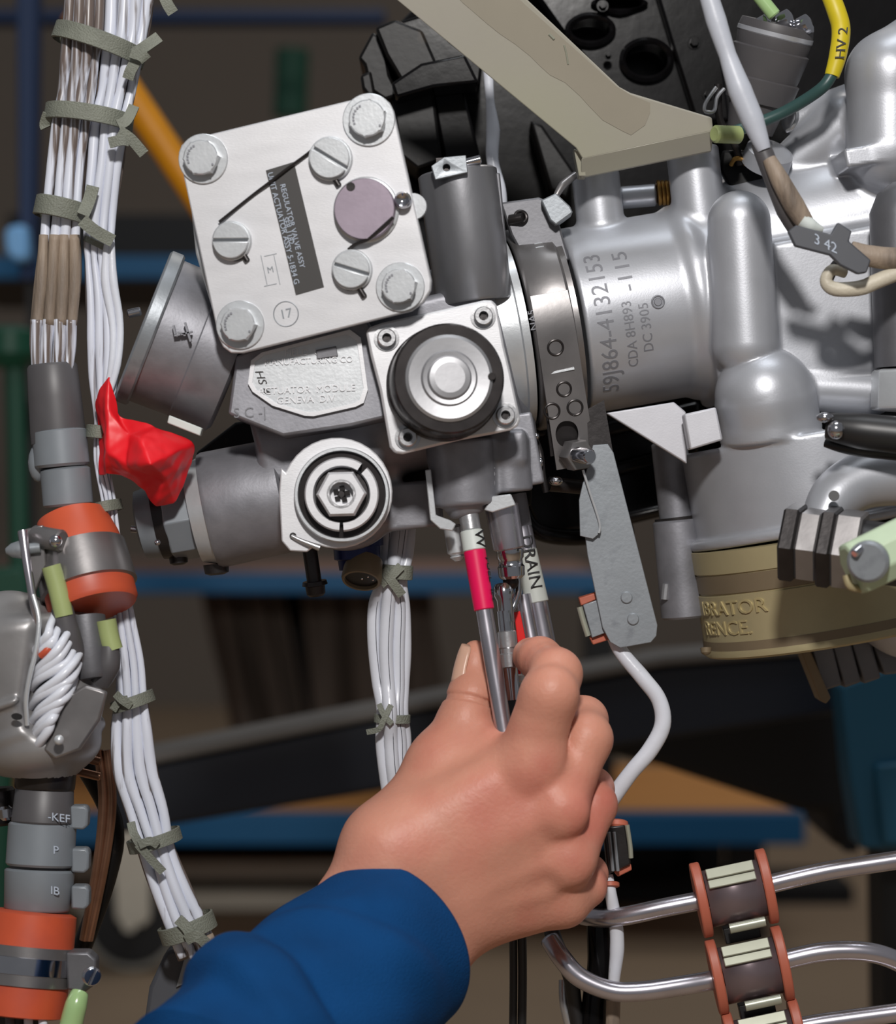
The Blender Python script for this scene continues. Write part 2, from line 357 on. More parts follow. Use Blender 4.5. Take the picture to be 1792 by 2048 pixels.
def nets(F, lo, hi, h):
    lo = np.asarray(lo, np.float32); hi = np.asarray(hi, np.float32); n = np.ceil((hi-lo)/h).astype(int)+1
    # coarse pass finds the blocks near the surface
    B = 6; nb = np.ceil(n/B).astype(int)+1
    g = np.stack(np.meshgrid(*[np.arange(k) for k in nb], indexing='ij'), -1).reshape(-1, 3)
    dc = F((lo+(g*B+B/2)*h).astype(np.float32)); near = g[np.abs(dc) < B*h*1.35]
    val = np.full(tuple(nb*B), 1e3, np.float32)
    inside = g[dc <= -B*h*1.35]
    loc = np.stack(np.meshgrid(*[np.arange(B)]*3, indexing='ij'), -1).reshape(-1, 3)
    for b in (inside,):
        idx = (b[:, None, :]*B+loc[None]).reshape(-1, 3); val[idx[:, 0], idx[:, 1], idx[:, 2]] = -1e3
    for s0 in range(0, len(near), 1500):
        b = near[s0:s0+1500]; idx = (b[:, None, :]*B+loc[None]).reshape(-1, 3)
        val[idx[:, 0], idx[:, 1], idx[:, 2]] = F((lo+idx*h).astype(np.float32))
    s = val < 0; nx, ny, nz = s.shape
    c = [s[i:nx-1+i, j:ny-1+j, k:nz-1+k] for i in (0, 1) for j in (0, 1) for k in (0, 1)]
    al = c[0].copy(); an = c[0].copy()
    for q in c[1:]: al &= q; an |= q
    act = an & ~al; ci = np.argwhere(act); ids = np.full(act.shape, -1, np.int64); ids[act] = np.arange(len(ci))
    acc = np.zeros((len(ci), 3)); cnt = np.zeros(len(ci))
    cor = [(i, j, k) for i in (0, 1) for j in (0, 1) for k in (0, 1)]
    for a in cor:
        for ax in range(3):
            if a[ax]: continue
            b = list(a); b[ax] = 1
            va = val[ci[:, 0]+a[0], ci[:, 1]+a[1], ci[:, 2]+a[2]]; vb = val[ci[:, 0]+b[0], ci[:, 1]+b[1], ci[:, 2]+b[2]]
            m = (va < 0) != (vb < 0); t = np.where(m, va/np.where(m, va-vb, 1), 0)
            q = np.tile(np.array(a, float), (len(ci), 1)); q[:, ax] += t; acc[m] += q[m]; cnt[m] += 1
    vs = ((ci+acc/cnt[:, None])*h+lo).astype(np.float32)
    for _ in range(2):
        e = 0.25*h; d = F(vs); G = np.stack([F(vs+np.eye(3, dtype=np.float32)[k]*e)-F(vs-np.eye(3, dtype=np.float32)[k]*e) for k in range(3)], 1)/(2*e)
        st = d[:, None]*G/np.maximum((G*G).sum(1)[:, None], 0.2); ln = np.linalg.norm(st, axis=1)[:, None]
        vs = vs-st*np.minimum(1, 0.5*h/np.maximum(ln, 1e-6))
    faces = []
    for ax in range(3):
        o1, o2 = [(1, 2), (2, 0), (0, 1)][ax]
        sa = [slice(1, None)]*3; sb = [slice(1, None)]*3; sa[ax] = slice(0, -1); sb[ax] = slice(1, None)
        a = s[tuple(sa)]; b = s[tuple(sb)]; e = np.argwhere(a != b)
        e2 = e.copy(); e2[:, o1] += 1; e2[:, o2] += 1
        sg = s[e2[:, 0], e2[:, 1], e2[:, 2]]
        def cell(d1, d2):
            q = e2.copy(); q[:, o1] -= d1; q[:, o2] -= d2
            ok = (q < np.array(ids.shape)).all(1); r = np.full(len(q), -1, np.int64); qq = q[ok]; r[ok] = ids[qq[:, 0], qq[:, 1], qq[:, 2]]; return r
        f = np.stack([cell(1, 1), cell(0, 1), cell(0, 0), cell(1, 0)], 1)
        f[~sg] = f[~sg][:, ::-1]; faces.append(f[(f >= 0).all(1)])
    return vs, np.concatenate(faces)
def sdf_obj(name, F, lo, hi, h, m, parent=None, label=None):
    vs, fs = nets(F, lo, hi, h); me = bpy.data.meshes.new(name)
    me.vertices.add(len(vs)); me.vertices.foreach_set('co', (vs/1000).ravel())
    me.loops.add(len(fs)*4); me.loops.foreach_set('vertex_index', fs.ravel().astype(np.int32))
    me.polygons.add(len(fs)); me.polygons.foreach_set('loop_start', np.arange(0, len(fs)*4, 4, dtype=np.int32))
    me.update(calc_edges=True); me.validate()
    e = 0.35*h; G = np.stack([F(vs+np.eye(3, dtype=np.float32)[k]*e)-F(vs-np.eye(3, dtype=np.float32)[k]*e) for k in range(3)], 1)
    G /= np.maximum(np.linalg.norm(G, axis=1)[:, None], 1e-6)
    o = finish(name, me, M[m], parent, label, None, 0, True)
    if len(me.vertices) == len(G): me.normals_split_custom_set_from_vertices([tuple(map(float, g)) for g in G])
    return o

# ------------------------------------------------------------------ hardware
def hex_bolt(parent, c, n, r, h, m='light_steel', washer=1.3, phase=0.3, name='bolt', dome=0.9):
    g = MB(); n = n.normalized()
    if washer: g.lathe(c, n, [(0, r*washer), (h*0.12, r*washer), (h*0.16, r*washer*0.97), (h*0.16, r*0.8)], 40)
    g.lathe(c+n*h*0.1, n, [(0, r), (h*0.8, r), (h*0.93, r*0.93)], 6, phase=phase)
    g.lathe(c+n*h*0.9, n, [(0, r*dome*0.95), (h*0.12, r*dome*0.88), (h*0.13, r*0.5), (h*0.07, r*0.45), (h*0.07, 0.0)], 32)
    return obj(name, g, m, parent, ang=30)
def socket_screw(parent, c, n, r, h, m='satin', name='socket_screw'):
    g = MB()
    g.lathe(c, n, [(0, r*1.35), (h*0.15, r*1.35), (h*0.17, r)], 32, cap=True)
    g.lathe(c, n, [(h*0.1, r), (h*0.85, r), (h, r*0.88), (h, r*0.5)], 32, cap=False)
    g.lathe(c, n, [(h, r*0.5), (h*0.4, r*0.48), (h*0.4, 0)], 6, cap=False)
    o = obj(name, g, m, parent, ang=30)
    k = MB().lathe(c, n, [(h*0.4, r*0.46), (h*0.42, r*0.46)], 6); obj('socket_recess', k, 'dark_metal', o)
    return o
def slot_screw(parent, c, n, r, h, ang, m='light_steel', name='slotted_screw'):
    x, y, z = frame(n); d = x*math.cos(ang)+y*math.sin(ang); e = z.cross(d)
    g = MB(); N = 20; w_ = 0.10
    for sgn in (-1, 1):
        top = []
        a0 = math.asin(w_)
        for i in range(N+1):
            th = a0+(math.pi-2*a0)*i/N; top.append(c+z*h+(d*math.cos(th)+e*math.sin(th)*sgn)*r)
        g.poly(top, -z*h)
    g.lathe(c, n, [(0, r*1.12), (h*0.5, r*1.1), (h*0.5, r*0.6)], 36)
    return obj(name, g, m, parent, bevel=0.25)
def strip_ring(mb, c, U, Vd, Wd, wid, th, n=40, a0=0, a1=2*math.pi):
    """flat strap round an elliptic bundle: U, Vd semi-axes, Wd unit across the strap"""
    full = abs(a1-a0-2*math.pi) < 1e-6; m = n if full else n+1; vs = []; fs = []
    for i in range(m):
        t = a0+(a1-a0)*i/n; p = U*math.cos(t)+Vd*math.sin(t); q = p.normalized()*th
        vs += [c+p-Wd*wid/2, c+p+Wd*wid/2, c+p+q+Wd*wid*0.46, c+p+q-Wd*wid*0.46]
    for i in range(n):
        j = (i+1) % m if full else i+1
        for k in range(4): fs.append([i*4+k, i*4+(k+1) % 4, j*4+(k+1) % 4, j*4+k])
    if not full: fs += [[3, 2, 1, 0], [(m-1)*4+k for k in range(4)]]
    return mb.add(vs, fs)
def ribbon(mb, pts, wid, th, wdir=None, sub=5):
    """flat bent strip along points"""
    pts = [Vector(p) for p in pts]; P = []
    k = len(pts)
    for i in range(k-1):
        p0 = pts[max(i-1, 0)]; p1 = pts[i]; p2 = pts[i+1]; p3 = pts[min(i+2, k-1)]
        for j in range(sub):
            t = j/sub; P.append(0.5*((2*p1)+(p2-p0)*t+(2*p0-5*p1+4*p2-p3)*t*t+(3*p1-p0-3*p2+p3)*t**3))
    P.append(pts[-1]); vs = []; fs = []; q = len(P)
    for i in range(q):
        T = (P[min(i+1, q-1)]-P[max(i-1, 0)]).normalized(); n = wdir or Vector((0, -1, 0)); a = T.cross(n).normalized(); n2 = a.cross(T)
        w2 = wid/2
        vs += [P[i]-a*w2-n2*th/2, P[i]+a*w2-n2*th/2, P[i]+a*w2+n2*th/2, P[i]-a*w2+n2*th/2]
    for i in range(q-1):
        for k2 in range(4): fs.append([i*4+k2, i*4+(k2+1) % 4, (i+1)*4+(k2+1) % 4, (i+1)*4+k2])
    fs += [[3, 2, 1, 0], [(q-1)*4+k2 for k2 in range(4)]]
    return mb.add(vs, fs)
# ================================================================== SETTING
def struct(name, mb, m):
    o = obj(name, mb, m); o['kind'] = 'structure'; return o
FZ = -0.49
struct('floor', MB().box(Vector((0, 2.0, FZ-0.02)), Vector((4, 0, 0)), Vector((0, 3.4, 0)), Vector((0, 0, 0.02))), 'floor')
struct('wall_back', MB().box(Vector((0, 5.42, 1.0)), Vector((4, 0, 0)), Vector((0, 0.02, 0)), Vector((0, 0, 1.56))), 'wall')

# ---- workbench behind: plywood top with a blue steel edge
def slab(mb, x0, x1, y0, y1, z0, z1):
    return mb.box(Vector(((x0+x1)/2, (y0+y1)/2, (z0+z1)/2)), Vector(((x1-x0)/2, 0, 0)), Vector((0, (y1-y0)/2, 0)), Vector((0, 0, (z1-z0)/2)))
t = thing('workbench', 'low workbench behind with an orange plywood top and wide blue front edge', 'workbench', (0, 2.1, FZ))
xr = W(1611, 1650, 1900).x; zt = W(0, 1627, 1900).z; zb = W(0, 1690, 1900).z
obj('worktop', slab(MB(), -0.92, xr-0.01, 1.93, 2.42, zt-0.02, zt+0.001), 'bg_wood', t)
obj('edge_rail', slab(MB(), -0.92, xr, 1.90, 1.93, zb, zt), 'bg_blue', t, bevel=2)
for x in (-0.86, xr-0.06):
    for y in (1.97, 2.38): obj('leg', slab(MB(), x-0.02, x+0.02, y-0.02, y+0.02, FZ+0.0005, zt-0.02), 'bg_block', t)
for k, (yy, m) in enumerate(((1742, 'bg_caster'), (1802, 'bg_caster'))):
    z = W(0, yy, 2150).z; obj('lower_rail', slab(MB(), -0.46, 0.10, 2.15, 2.18, z-0.011, z+0.011), m, t)
obj('back_panel', slab(MB(), -0.84, 0.34, 2.40, 2.42, W(0, 1860, 2400).z, zt-0.02), 'bg_block', t)
obj('shadow_slab', slab(MB(), -0.30, W(1700, 0, 2250).x, 2.22, 2.38, W(0, 1846, 2220).z, W(0, 1772, 2220).z), 'bg_block', t)  # dark slab added in place of the shadow band under the bench
# ---- shelf above it
t = thing('shelf_rack', 'high shelf behind with a dull brown board and blue front rail', 'shelf', (0, 2.1, FZ))
z1 = W(0, 1146, 1950).z; z0 = W(0, 1187, 1950).z; xr = W(1205, 1160, 1950).x
obj('shelf_board', slab(MB(), -0.62, xr, 1.98, 2.65, z1-0.015, z1+0.001), 'bg_board', t)
obj('front_rail', slab(MB(), -0.62, xr+0.02, 1.95, 1.98, z0, z1), 'bg_blue', t, bevel=2)
z2 = W(0, 512, 1950).z; z3 = W(0, 557, 1950).z
obj('upper_rail', slab(MB(), -0.62, W(420, 500, 1950).x, 1.95, 1.98, z3, z2), 'bg_blue', t, bevel=2)
obj('upper_board', slab(MB(), -0.60, W(600, 500, 1950).x, 1.99, 2.45, z2-0.02, z2+0.0), 'bg_block', t)
obj('tool_case', slab(MB(), -0.52, W(470, 500, 1990).x, 2.05, 2.35, z2, z2+0.06), 'bg_block', t)
z4 = W(0, 18, 1950).z; z5 = W(0, 42, 1950).z
obj('top_rail', slab(MB(), -0.62, W(770, 20, 1950).x, 1.95, 1.99, z5, z4), 'bg_blue_dark', t, bevel=2)
for x in (-0.60, xr): obj('upright', slab(MB(), x-0.018, x+0.018, 2.0, 2.04, zt+0.0015, 0.62 if x < 0 else z1-0.016), 'bg_block', t)
# draped canvases hanging under the shelf
def drape(name, label, x0, x1, ztop, zbot, y, m, seed, slant=0.0):
    g = MB(); n = 28; r = random.Random(seed); ph = [r.uniform(0, 6) for _ in range(3)]; rows = 8; vs = []; fs = []
    for j in range(rows+1):
        for i in range(n+1):
            u = i/n; v = j/rows; x = x0+(x1-x0)*u+slant*v
            yy = y+0.018*math.sin(u*15+ph[0])*(0.3+v)+0.01*math.sin(u*31+ph[1]+v*2)
            vs.append(Vector((x, yy, ztop+(zbot-ztop)*v-0.012*math.sin(u*6+ph[2])*v)))
    for j in range(rows):
        for i in range(n): fs.append([j*(n+1)+i, j*(n+1)+i+1, (j+1)*(n+1)+i+1, (j+1)*(n+1)+i])
    o = obj(name, g.add(vs, fs), m, ang=None); md = o.modifiers.new('s', 'SOLIDIFY'); md.thickness = 0.004
    return tag(o, label, 'cloth')
drape('hanging_canvas', 'brown grey canvas hanging under the shelf, left of the dark gap', W(400, 0, 2100).x, W(560, 0, 2100).x, z0+0.02, W(0, 1560, 2100).z, 2.1, 'bg_cloth', 3, 0.05)
drape('hanging_canvas', 'brown grey canvas hanging under the shelf, right of the dark gap', W(600, 0, 2100).x, W(860, 0, 2100).x, z0+0.02, W(0, 1500, 2100).z, 2.1, 'bg_cloth', 5, 0.02)
drape('hanging_canvas', 'black sheet standing in for the dark gap between the two brown canvases', W(530, 0, 2160).x, W(640, 0, 2160).x, z0+0.02, W(0, 1500, 2160).z, 2.18, 'bg_gap_dark', 8, 0.06)  # black sheet stands in for the dark gap between the brown canvases

# ---- posts and poles at the left
t = thing('blue_post', 'dark blue upright post at the far left, beside the wire loom', 'post', (W(50, 0, 1100).x, 1.12, FZ))
g = MB(); g.pxpoly([(32, -60), (74, -60), (66, 560), (38, 560)], 1100, 30); obj('post', g, 'bg_blue_dark', t, bevel=2)
g = MB(); g.pxpoly([(52, 555), (66, 555), (66, 3000), (52, 3000)], 1110, 20); obj('lower_post', g, 'bg_block', t)
o = obj('plastic_cap', MB().pxpoly([(8, 462), (20, 450), (50, 448), (56, 500), (52, 522), (24, 520), (10, 500)], 1060, 26), 'bg_lightblue', bevel=4)
tag(o, 'light blue plastic cap on the blue post at the left edge', 'cap')
t = thing('green_stand', 'dark green stand at the left edge behind the orange-banded pipe', 'stand', (W(20, 0, 900).x, 0.92, FZ))
obj('pole', MB().rod(W(28, 690, 900), W(40, 1150, 900), L(20, 900)), 'bg_green', t)
obj('head', MB().lathe(W(20, 680, 900), Vector((0, 0, 1)), [(-0.02, 0.012), (-0.01, 0.02), (0.006, 0.02), (0.01, 0.01)], 24), 'bg_green', t)
obj('foot_block', MB().pxpoly([(-60, 1140), (45, 1130), (62, 1170), (60, 1225), (20, 1232), (-60, 1235)], 890, 60), 'bg_green', t, bevel=4)
obj('lower_pole', MB().rod(W(0, 1230, 920), Vector((W(0, 1230, 920).x, 0.92, FZ)), 0.01), 'bg_green', t)
o = obj('teal_pole', MB().rod(W(585, 100, 2500), W(580, 235, 2500), L(34, 2500)), 'bg_green'); tag(o, 'blurred dark teal canister high behind the square cover plate', 'canister')
o = obj('yellow_pole', MB().rod(W(150, 22, 600), W(560, 642, 600), L(31, 600), n=24), 'bg_yellow'); tag(o, 'yellow pole slanting behind the loom toward the square plate', 'pole')
# ---- engine stand in front of the bench
t = thing('stand_beam', 'long blue-black steel beam slanting up to the right behind the hand', 'beam', W(760, 1500, 620))
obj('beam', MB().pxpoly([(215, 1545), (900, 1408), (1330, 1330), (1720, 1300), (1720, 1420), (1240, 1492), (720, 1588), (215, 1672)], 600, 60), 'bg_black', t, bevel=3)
obj('grey_flange', MB().pxpoly([(215, 1522), (900, 1385), (1330, 1308), (1720, 1278), (1720, 1302), (1330, 1332), (900, 1410), (215, 1548)], 594, 70), 'bg_black_top', t, bevel=2)  # top strip of the beam in a lighter grey
t = thing('stand_block', 'soft black block of the engine stand above the plywood top, at right', 'block', W(1500, 1500, 700))
obj('block_body', MB().pxpoly([(1180, 1420), (1690, 1330), (1705, 1700), (1662, 1692), (1655, 1628), (1600, 1624), (1320, 1532), (1180, 1500)], 680, 120), 'bg_block', t, bevel=6)
obj('block_leg', MB().pxpoly([(1672, 1640), (1716, 1640), (1716, 1704), (1690, 1704)], 678, 40), 'bg_block', t)
t = thing('teal_post', 'teal blue stand post at the right edge above the steel pipes', 'post', W(1740, 1500, 500))
obj('face_plate', MB().pxpoly([(1682, 1372), (1900, 1290), (1900, 1700), (1722, 1698), (1700, 1560)], 500, 40), 'bg_teal', t, bevel=2)
obj('raised_rib', MB().pxpoly([(1752, 1530), (1900, 1515), (1900, 1690), (1766, 1690)], 494, 8), 'bg_teal', t, bevel=2)
o = obj('stand_column', MB().pxpoly([(1762, 1700), (1900, 1700), (1900, 2900), (1780, 2900)], 560, 50), 'bg_block'); tag(o, 'black stand column below the teal post at the right edge', 'column')
# ---- caster
t = thing('caster', 'blurred grey caster wheel with a beige fork on the floor, lower left', 'caster', Vector((W(265, 1840, 1780).x, 1.78, FZ)))
c = W(268, 1838, 1780); r = c.z-FZ
g = MB(); g.lathe(c+Vector((0, 0.016, 0)), Vector((0, -1, 0)), [(0, r*0.8), (0.0, r*0.96), (0.004, r), (0.028, r), (0.032, r*0.96), (0.032, r*0.84)], 48); obj('tyre', g, 'bg_tyre', t)
obj('wheel_disc', MB().lathe(c+Vector((0, -0.016, 0)), Vector((0, -1, 0)), [(0, r*0.86), (0.002, r*0.84), (0.003, 0)], 40), 'bg_tyre_dark', t)
obj('fork', MB().pxpoly([(222, 1660), (300, 1660), (300, 1838), (286, 1852), (244, 1852), (232, 1838)], 1752, 6), 'bg_caster', t, bevel=2)
obj('axle_nut', MB().lathe(c+Vector((0, -0.034, 0)), Vector((0, -1, 0)), [(0, 0.008), (0.006, 0.008)], 6), 'bg_caster', t)
obj('stem', MB().rod(W(262, 1640, 1780), W(262, 1670, 1780), 0.016), 'bg_block', t)

# ================================================================== BLACK GEARCASE behind the castings
t = thing('engine_gearcase', 'glossy black engine case behind the castings, with round lightening holes', 'engine case', W(1200, 500, 110))
g = MB().pxpoly([(742, 150), (800, 40), (900, -60), (1920, -60), (1920, 900), (1500, 990), (1250, 1052), (1075, 1088), (1040, 1010), (860, 860), (770, 330)], 118, 60)
obj('case_wall', g, 'black_gloss', t, bevel=4)
# stepped flange rings on the left corner
for k, (pts, d, th, m) in enumerate([
    ([(716, 116), (745, 62), (768, 80), (780, 150), (800, 190), (770, 200), (740, 180), (728, 130)], 70, 40, 'black_matt'),
    ([(750, 55), (790, 38), (845, 60), (880, 140), (888, 160), (812, 178), (772, 110)], 62, 60, 'black_matt'),
    ([(800, 42), (868, 22), (900, 80), (965, 130), (960, 170), (870, 165), (835, 118), (812, 80)], 74, 50, 'black_gloss'),
    ([(782, 166), (842, 126), (930, 108), (958, 165), (868, 174), (792, 196)], 56, 22, 'black_gloss'),
    ([(720, 150), (742, 140), (752, 190), (736, 192), (724, 176)], 66, 24, 'black_matt'),
    ([(782, 190), (866, 172), (885, 320), (835, 338), (800, 310)], 72, 40, 'black_matt'),
    ([(862, 176), (925, 165), (960, 310), (890, 330)], 78, 40, 'black_gloss'),
    ([(1060, 240), (1085, 250), (1150, 345), (1135, 400), (1100, 380)], 90, 26, 'black_matt')]):
    obj('flange_step', MB().pxpoly(pts, d, th), m, t, bevel=1.2)
pan = MB().pxpoly([(1045, -60), (1300, -60), (1345, 90), (1388, 230), (1300, 260), (1130, 60)], 92, 14); po = obj('perforated_rib', pan, 'black_gloss', t, bevel=0)
pan2 = MB().pxpoly([(1300, -60), (1420, -60), (1460, 240), (1392, 240), (1345, 90)], 84, 22); obj('outer_rib', pan2, 'black_gloss', t, bevel=1)
for (x, y, a, b) in ((1180, 62, 38, 22), (1292, 122, 42, 32), (1238, 10, 44, 10)):
    o0 = W(x, y, 92); g = MB(); th = [2*math.pi*i/40 for i in range(40)]
    cut(po, MB().poly([o0+Vector((L(a, 92)*math.cos(q), -0.02, L(b, 92)*math.sin(q))) for q in th], Vector((0, 0.06, 0))))
    vs = []; n = 40
    for q in th:
        d = Vector((math.cos(q)*L(a, 92), 0, math.sin(q)*L(b, 92))); e = d.normalized()
        for (s_, y_) in ((0, 0.012), (0, -0.003), (0.0012, -0.0042), (0.0026, -0.003), (0.0026, 0.001)): vs.append(o0+d+e*s_+Vector((0, y_, 0)))
    fs = [[i*5+k, i*5+k+1, ((i+1) % n)*5+k+1, ((i+1) % n)*5+k] for i in range(n) for k in range(4)]
    obj('hole_lip', g.add(vs, fs), 'black_gloss', t)
for (x, y, r) in ((1205, 12, 8), (1388, 86, 9), (1216, 110, 6), (1416, 190, 8)):
    hex_bolt(t, W(x, y, 84), Vector((0, -1, 0)), L(r, 84), 0.003, 'black_gloss', 1.5)
# lower ribs of the case, seen between bracket and casting
for pts, d in (([(1180, 850), (1400, 800), (1400, 830), (1190, 880)], 100), ([(1200, 930), (1400, 880), (1400, 905), (1210, 962)], 104), ([(1180, 1040), (1420, 985), (1420, 1005), (1180, 1062)], 96)):
    obj('case_rib', MB().pxpoly(pts, d, 30), 'black_gloss', t, bevel=2)
obj('dark_pipe', MB().tube([W(1040, 1010, 70), W(1070, 1060, 70), W(1150, 1075, 75), W(1260, 1060, 85)], L(17, 75)), 'black_gloss', t)
# white cable dropping behind the bracket
o = obj('hanging_cable', MB().tube([W(975, 120, 48), W(980, 200, 48), W(986, 260, 48), W(985, 320, 46), W(1000, 380, 46), W(1004, 430, 48)], [L(12), L(9), L(15), L(13), L(13), L(12)], n=16), 'wire_clean')
tag(o, 'single white cable hanging below the beige bracket in front of the black engine case', 'cable')
# ================================================================== SQUARE COVER PLATE UNIT
def mul(*a): return Vector(a)
nP = V(-0.10, -1, -0.03); oP = W(612, 450, -45)
xP = (onplane(740, 420, oP, nP)-onplane(480, 478, oP, nP)).normalized(); yP = nP.cross(xP)
def PP(x, y, h=0.0): return onplane(x, y, oP, nP)+nP*h/1000
t = thing('cover_plate_unit', 'square bright metal cover plate with four hex bolts, three slotted screws and a black label', 'cover plate', oP)
corner = [(357, 305), (363, 290), (376, 279), (735, 192), (757, 192), (778, 204), (786, 220), (862, 560), (861, 580), (846, 605), (822, 622), (484, 706), (462, 706), (446, 694), (437, 676)]
g = MB().poly([PP(x, y) for x, y in corner], -nP*0.0042); pl = obj('front_plate', g, 'plate', t, bevel=0.5)
back = [(x-4 if x < 600 else x-12, y+6) for x, y in corner]
back2 = [(376, 420), (383, 330), (760, 230), (842, 575), (820, 612), (474, 700), (452, 698), (440, 690), (385, 505)]
g = MB().poly([PP(x, y, -5.2) for x, y in back2], -nP*0.006); obj('backing_plate', g, 'light_steel', t, bevel=0.8)
g = MB().poly([PP(x, y, -11.5) for x, y in [(400, 330), (750, 245), (826, 560), (800, 590), (470, 672)]], -nP*0.03); obj('gearbox_block', g, 'dark_cast', t, bevel=1.5)
for (x, y, r, ph) in ((407, 318, 43, 0.2), (738, 240, 45, 0.5), (481, 650, 42, 0.1), (801, 574, 42, 0.35)):
    b = hex_bolt(t, PP(x, y), nP, L(r, -45)*0.86, 0.0055, 'light_steel', 1.36, phase=ph, dome=1.0)
    w_ = MB(); c = PP(x, y, 5.9)
    for k in range(7):   # grade marks stamped on the head
        a = 1.9+k*0.24; p = c+(xP*math.cos(a)+yP*math.sin(a))*L(r, -45)*0.60
        w_.box(p, xP*0.00035, yP*0.00035, nP*0.00012)
    w_.lathe(c+(xP*0.5-yP*0.45)*L(r, -45), nP, [(0, 0.0004), (0.0002, 0.0004)], 10); obj('head_marks', w_, 'groove', b)
for (x, y, r, a) in ((662, 318, 40, -0.55), (465, 482, 36, 0.0), (705, 540, 37, -0.3)):
    slot_screw(t, PP(x, y), nP, L(r, -45), 0.0042, a)
# round mauve disc with pin and stop
g = MB().lathe(PP(733, 420), nP, [(0, L(66, -45)), (0.001, L(66, -45)), (0.0014, L(63, -45))], 64); obj('disc_seat', g, 'light_steel', t)
g = MB().lathe(PP(732, 420, 1), nP, [(0, L(61, -45)), (0.003, L(61, -45)), (0.0035, L(59, -45))], 64); obj('round_disc', g, 'mauve', t)
obj('disc_hole', MB().lathe(PP(705, 376, 4.4), nP, [(0, L(9, -45)), (0.0002, L(9, -45))], 20), 'dark_metal', t)
g = MB().lathe(PP(808, 402, 0), nP, [(0, L(17, -45)), (0.004, L(17, -45)), (0.005, L(13, -45)), (0.0044, L(9, -45)), (0.003, 0)], 32); obj('dowel_pin', g, 'chrome', t)
g = MB().lathe(PP(826, 412, -4), nP, [(0, L(26, -45)), (0.003, L(26, -45))], 32); obj('pin_boss', g, 'light_steel', t)
# lock wire threaded through the screws
def wirep(pts, r=3.2, h=1.0): return MB().tube([PP(x, y, hh) for x, y, hh in pts], L(r, -45), n=8)
obj('lock_wire', wirep([(440, 445, 1.6), (470, 420, 0.9), (510, 388, 0.8), (540, 366, 1.3), (580, 335, 1.2), (620, 305, 1.0), (640, 285, 1.8)]), 'dark_metal', t)
obj('lock_wire', wirep([(432, 470, 0.8), (440, 505, 0.6), (470, 520, 0.7), (490, 514, 0.8)], 3.0), 'dark_metal', t)
obj('lock_wire', wirep([(625, 335, 0.6), (640, 352, 0.6), (662, 356, 0.9), (672, 362, 0.8)], 3.0), 'dark_metal', t)
obj('lock_wire', wirep([(790, 437, 4.9), (765, 460, 5.2), (740, 480, 4.0), (712, 490, 2.0), (698, 500, 1.2)], 3.6), 'dark_metal', t)
obj('lock_wire', wirep([(676, 560, 0.6), (695, 578, 0.6), (715, 578, 0.7), (722, 586, 0.8)], 3.0), 'dark_metal', t)
for (x, y) in ((492, 516), (675, 366), (726, 588)): obj('wire_tail', MB().rod(PP(x-6, y-10, 1), PP(x+4, y+6, 1), L(6, -45), n=10), 'dark_metal', t)
# black label with rows of print
lab = obj('black_label', MB().poly([PP(x, y, 0.35) for x, y in [(532, 341), (588, 324), (648, 574), (592, 590)]], -nP*0.0003), 'label_black', t)
xL = (PP(592, 590)-PP(532, 341)).normalized(); yL = nP.cross(xL)
for (x, y, s, sz) in ((567, 457, 'UNIT ACTUATOR ASSY 5-1834 G', 0.0027), (585, 452, 'REGULATOR VALVE ASSY', 0.0026), (577, 462, 'SER 1182', 0.0025)):
    g = text_on(MB(), s, sz, 0.00004, flat_map(PP(x, y, 0.5), xL, yL, nP)); obj('label_print', g, 'label_text', lab, smooth=False)
# faint stamps
g = MB(); 
for (x, y, w_, h_) in ((541, 540, 13, 30),):
    for dx, dy, a, b in ((-w_, 0, 0.6, h_), (w_, 0, 0.6, h_), (0, -h_, w_, 0.6), (0, h_, w_, 0.6)): g.box(PP(x+dx, y+dy, 0.05), xP*L(a, -45), yP*L(b, -45), nP*0.0001)
text_on(g, 'M', 0.003, 0.0001, flat_map(PP(541, 540, 0.1), xP, yP, nP)); obj('inspection_stamp', g, 'bracket_steel', t)
g = MB().torus(PP(572, 628, 0.05), nP, L(25, -45), 0.00018); text_on(g, '17', 0.0045, 0.0001, flat_map(PP(572, 628, 0.1), xP, yP, nP)); obj('inspection_stamp', g, 'bracket_steel', t)

# ================================================================== HOUSING CYLINDER RIGHT OF THE PLATE
d = W(948, 612, 5)-W(912, 345, 5); d.normalize()
t = thing('actuator_cylinder', 'grey machined cylinder standing right of the square cover plate', 'cylinder', W(930, 480, 5))
g = MB(); ln = (W(950, 606, 5)-W(914, 343, 5)).length
g.lathe(W(914, 343, 5), d, [(0, L(74)), (0.0008, L(80)), (ln-0.001, L(77)), (ln, L(74))], 56); obj('barrel', g, 'turned', t)
obj('side_block', MB().pxpoly([(982, 346), (1000, 345), (1024, 600), (1014, 614), (985, 616)], 2, 14), 'dark_cast', t, bevel=0.6)
g = MB().pxpoly([(862, 332), (888, 314), (932, 310), (936, 345), (870, 360)], -12.5, 3); tab = obj('top_tab', g, 'bracket_steel', t, bevel=0.3)
cut(tab, MB().lathe(W(893, 329, -20), Vector((0, 1, 0)), [(0, L(7)), (0.03, L(7))], 20))
obj('tab_back', MB().pxpoly([(872, 316), (932, 312), (934, 345), (874, 350)], -9.4, 1), 'dark_metal', t)
obj('pin', MB().rod(W(930, 326, -6), W(962, 318, -6), L(9), n=20, ch=0.0004), 'chrome', t)
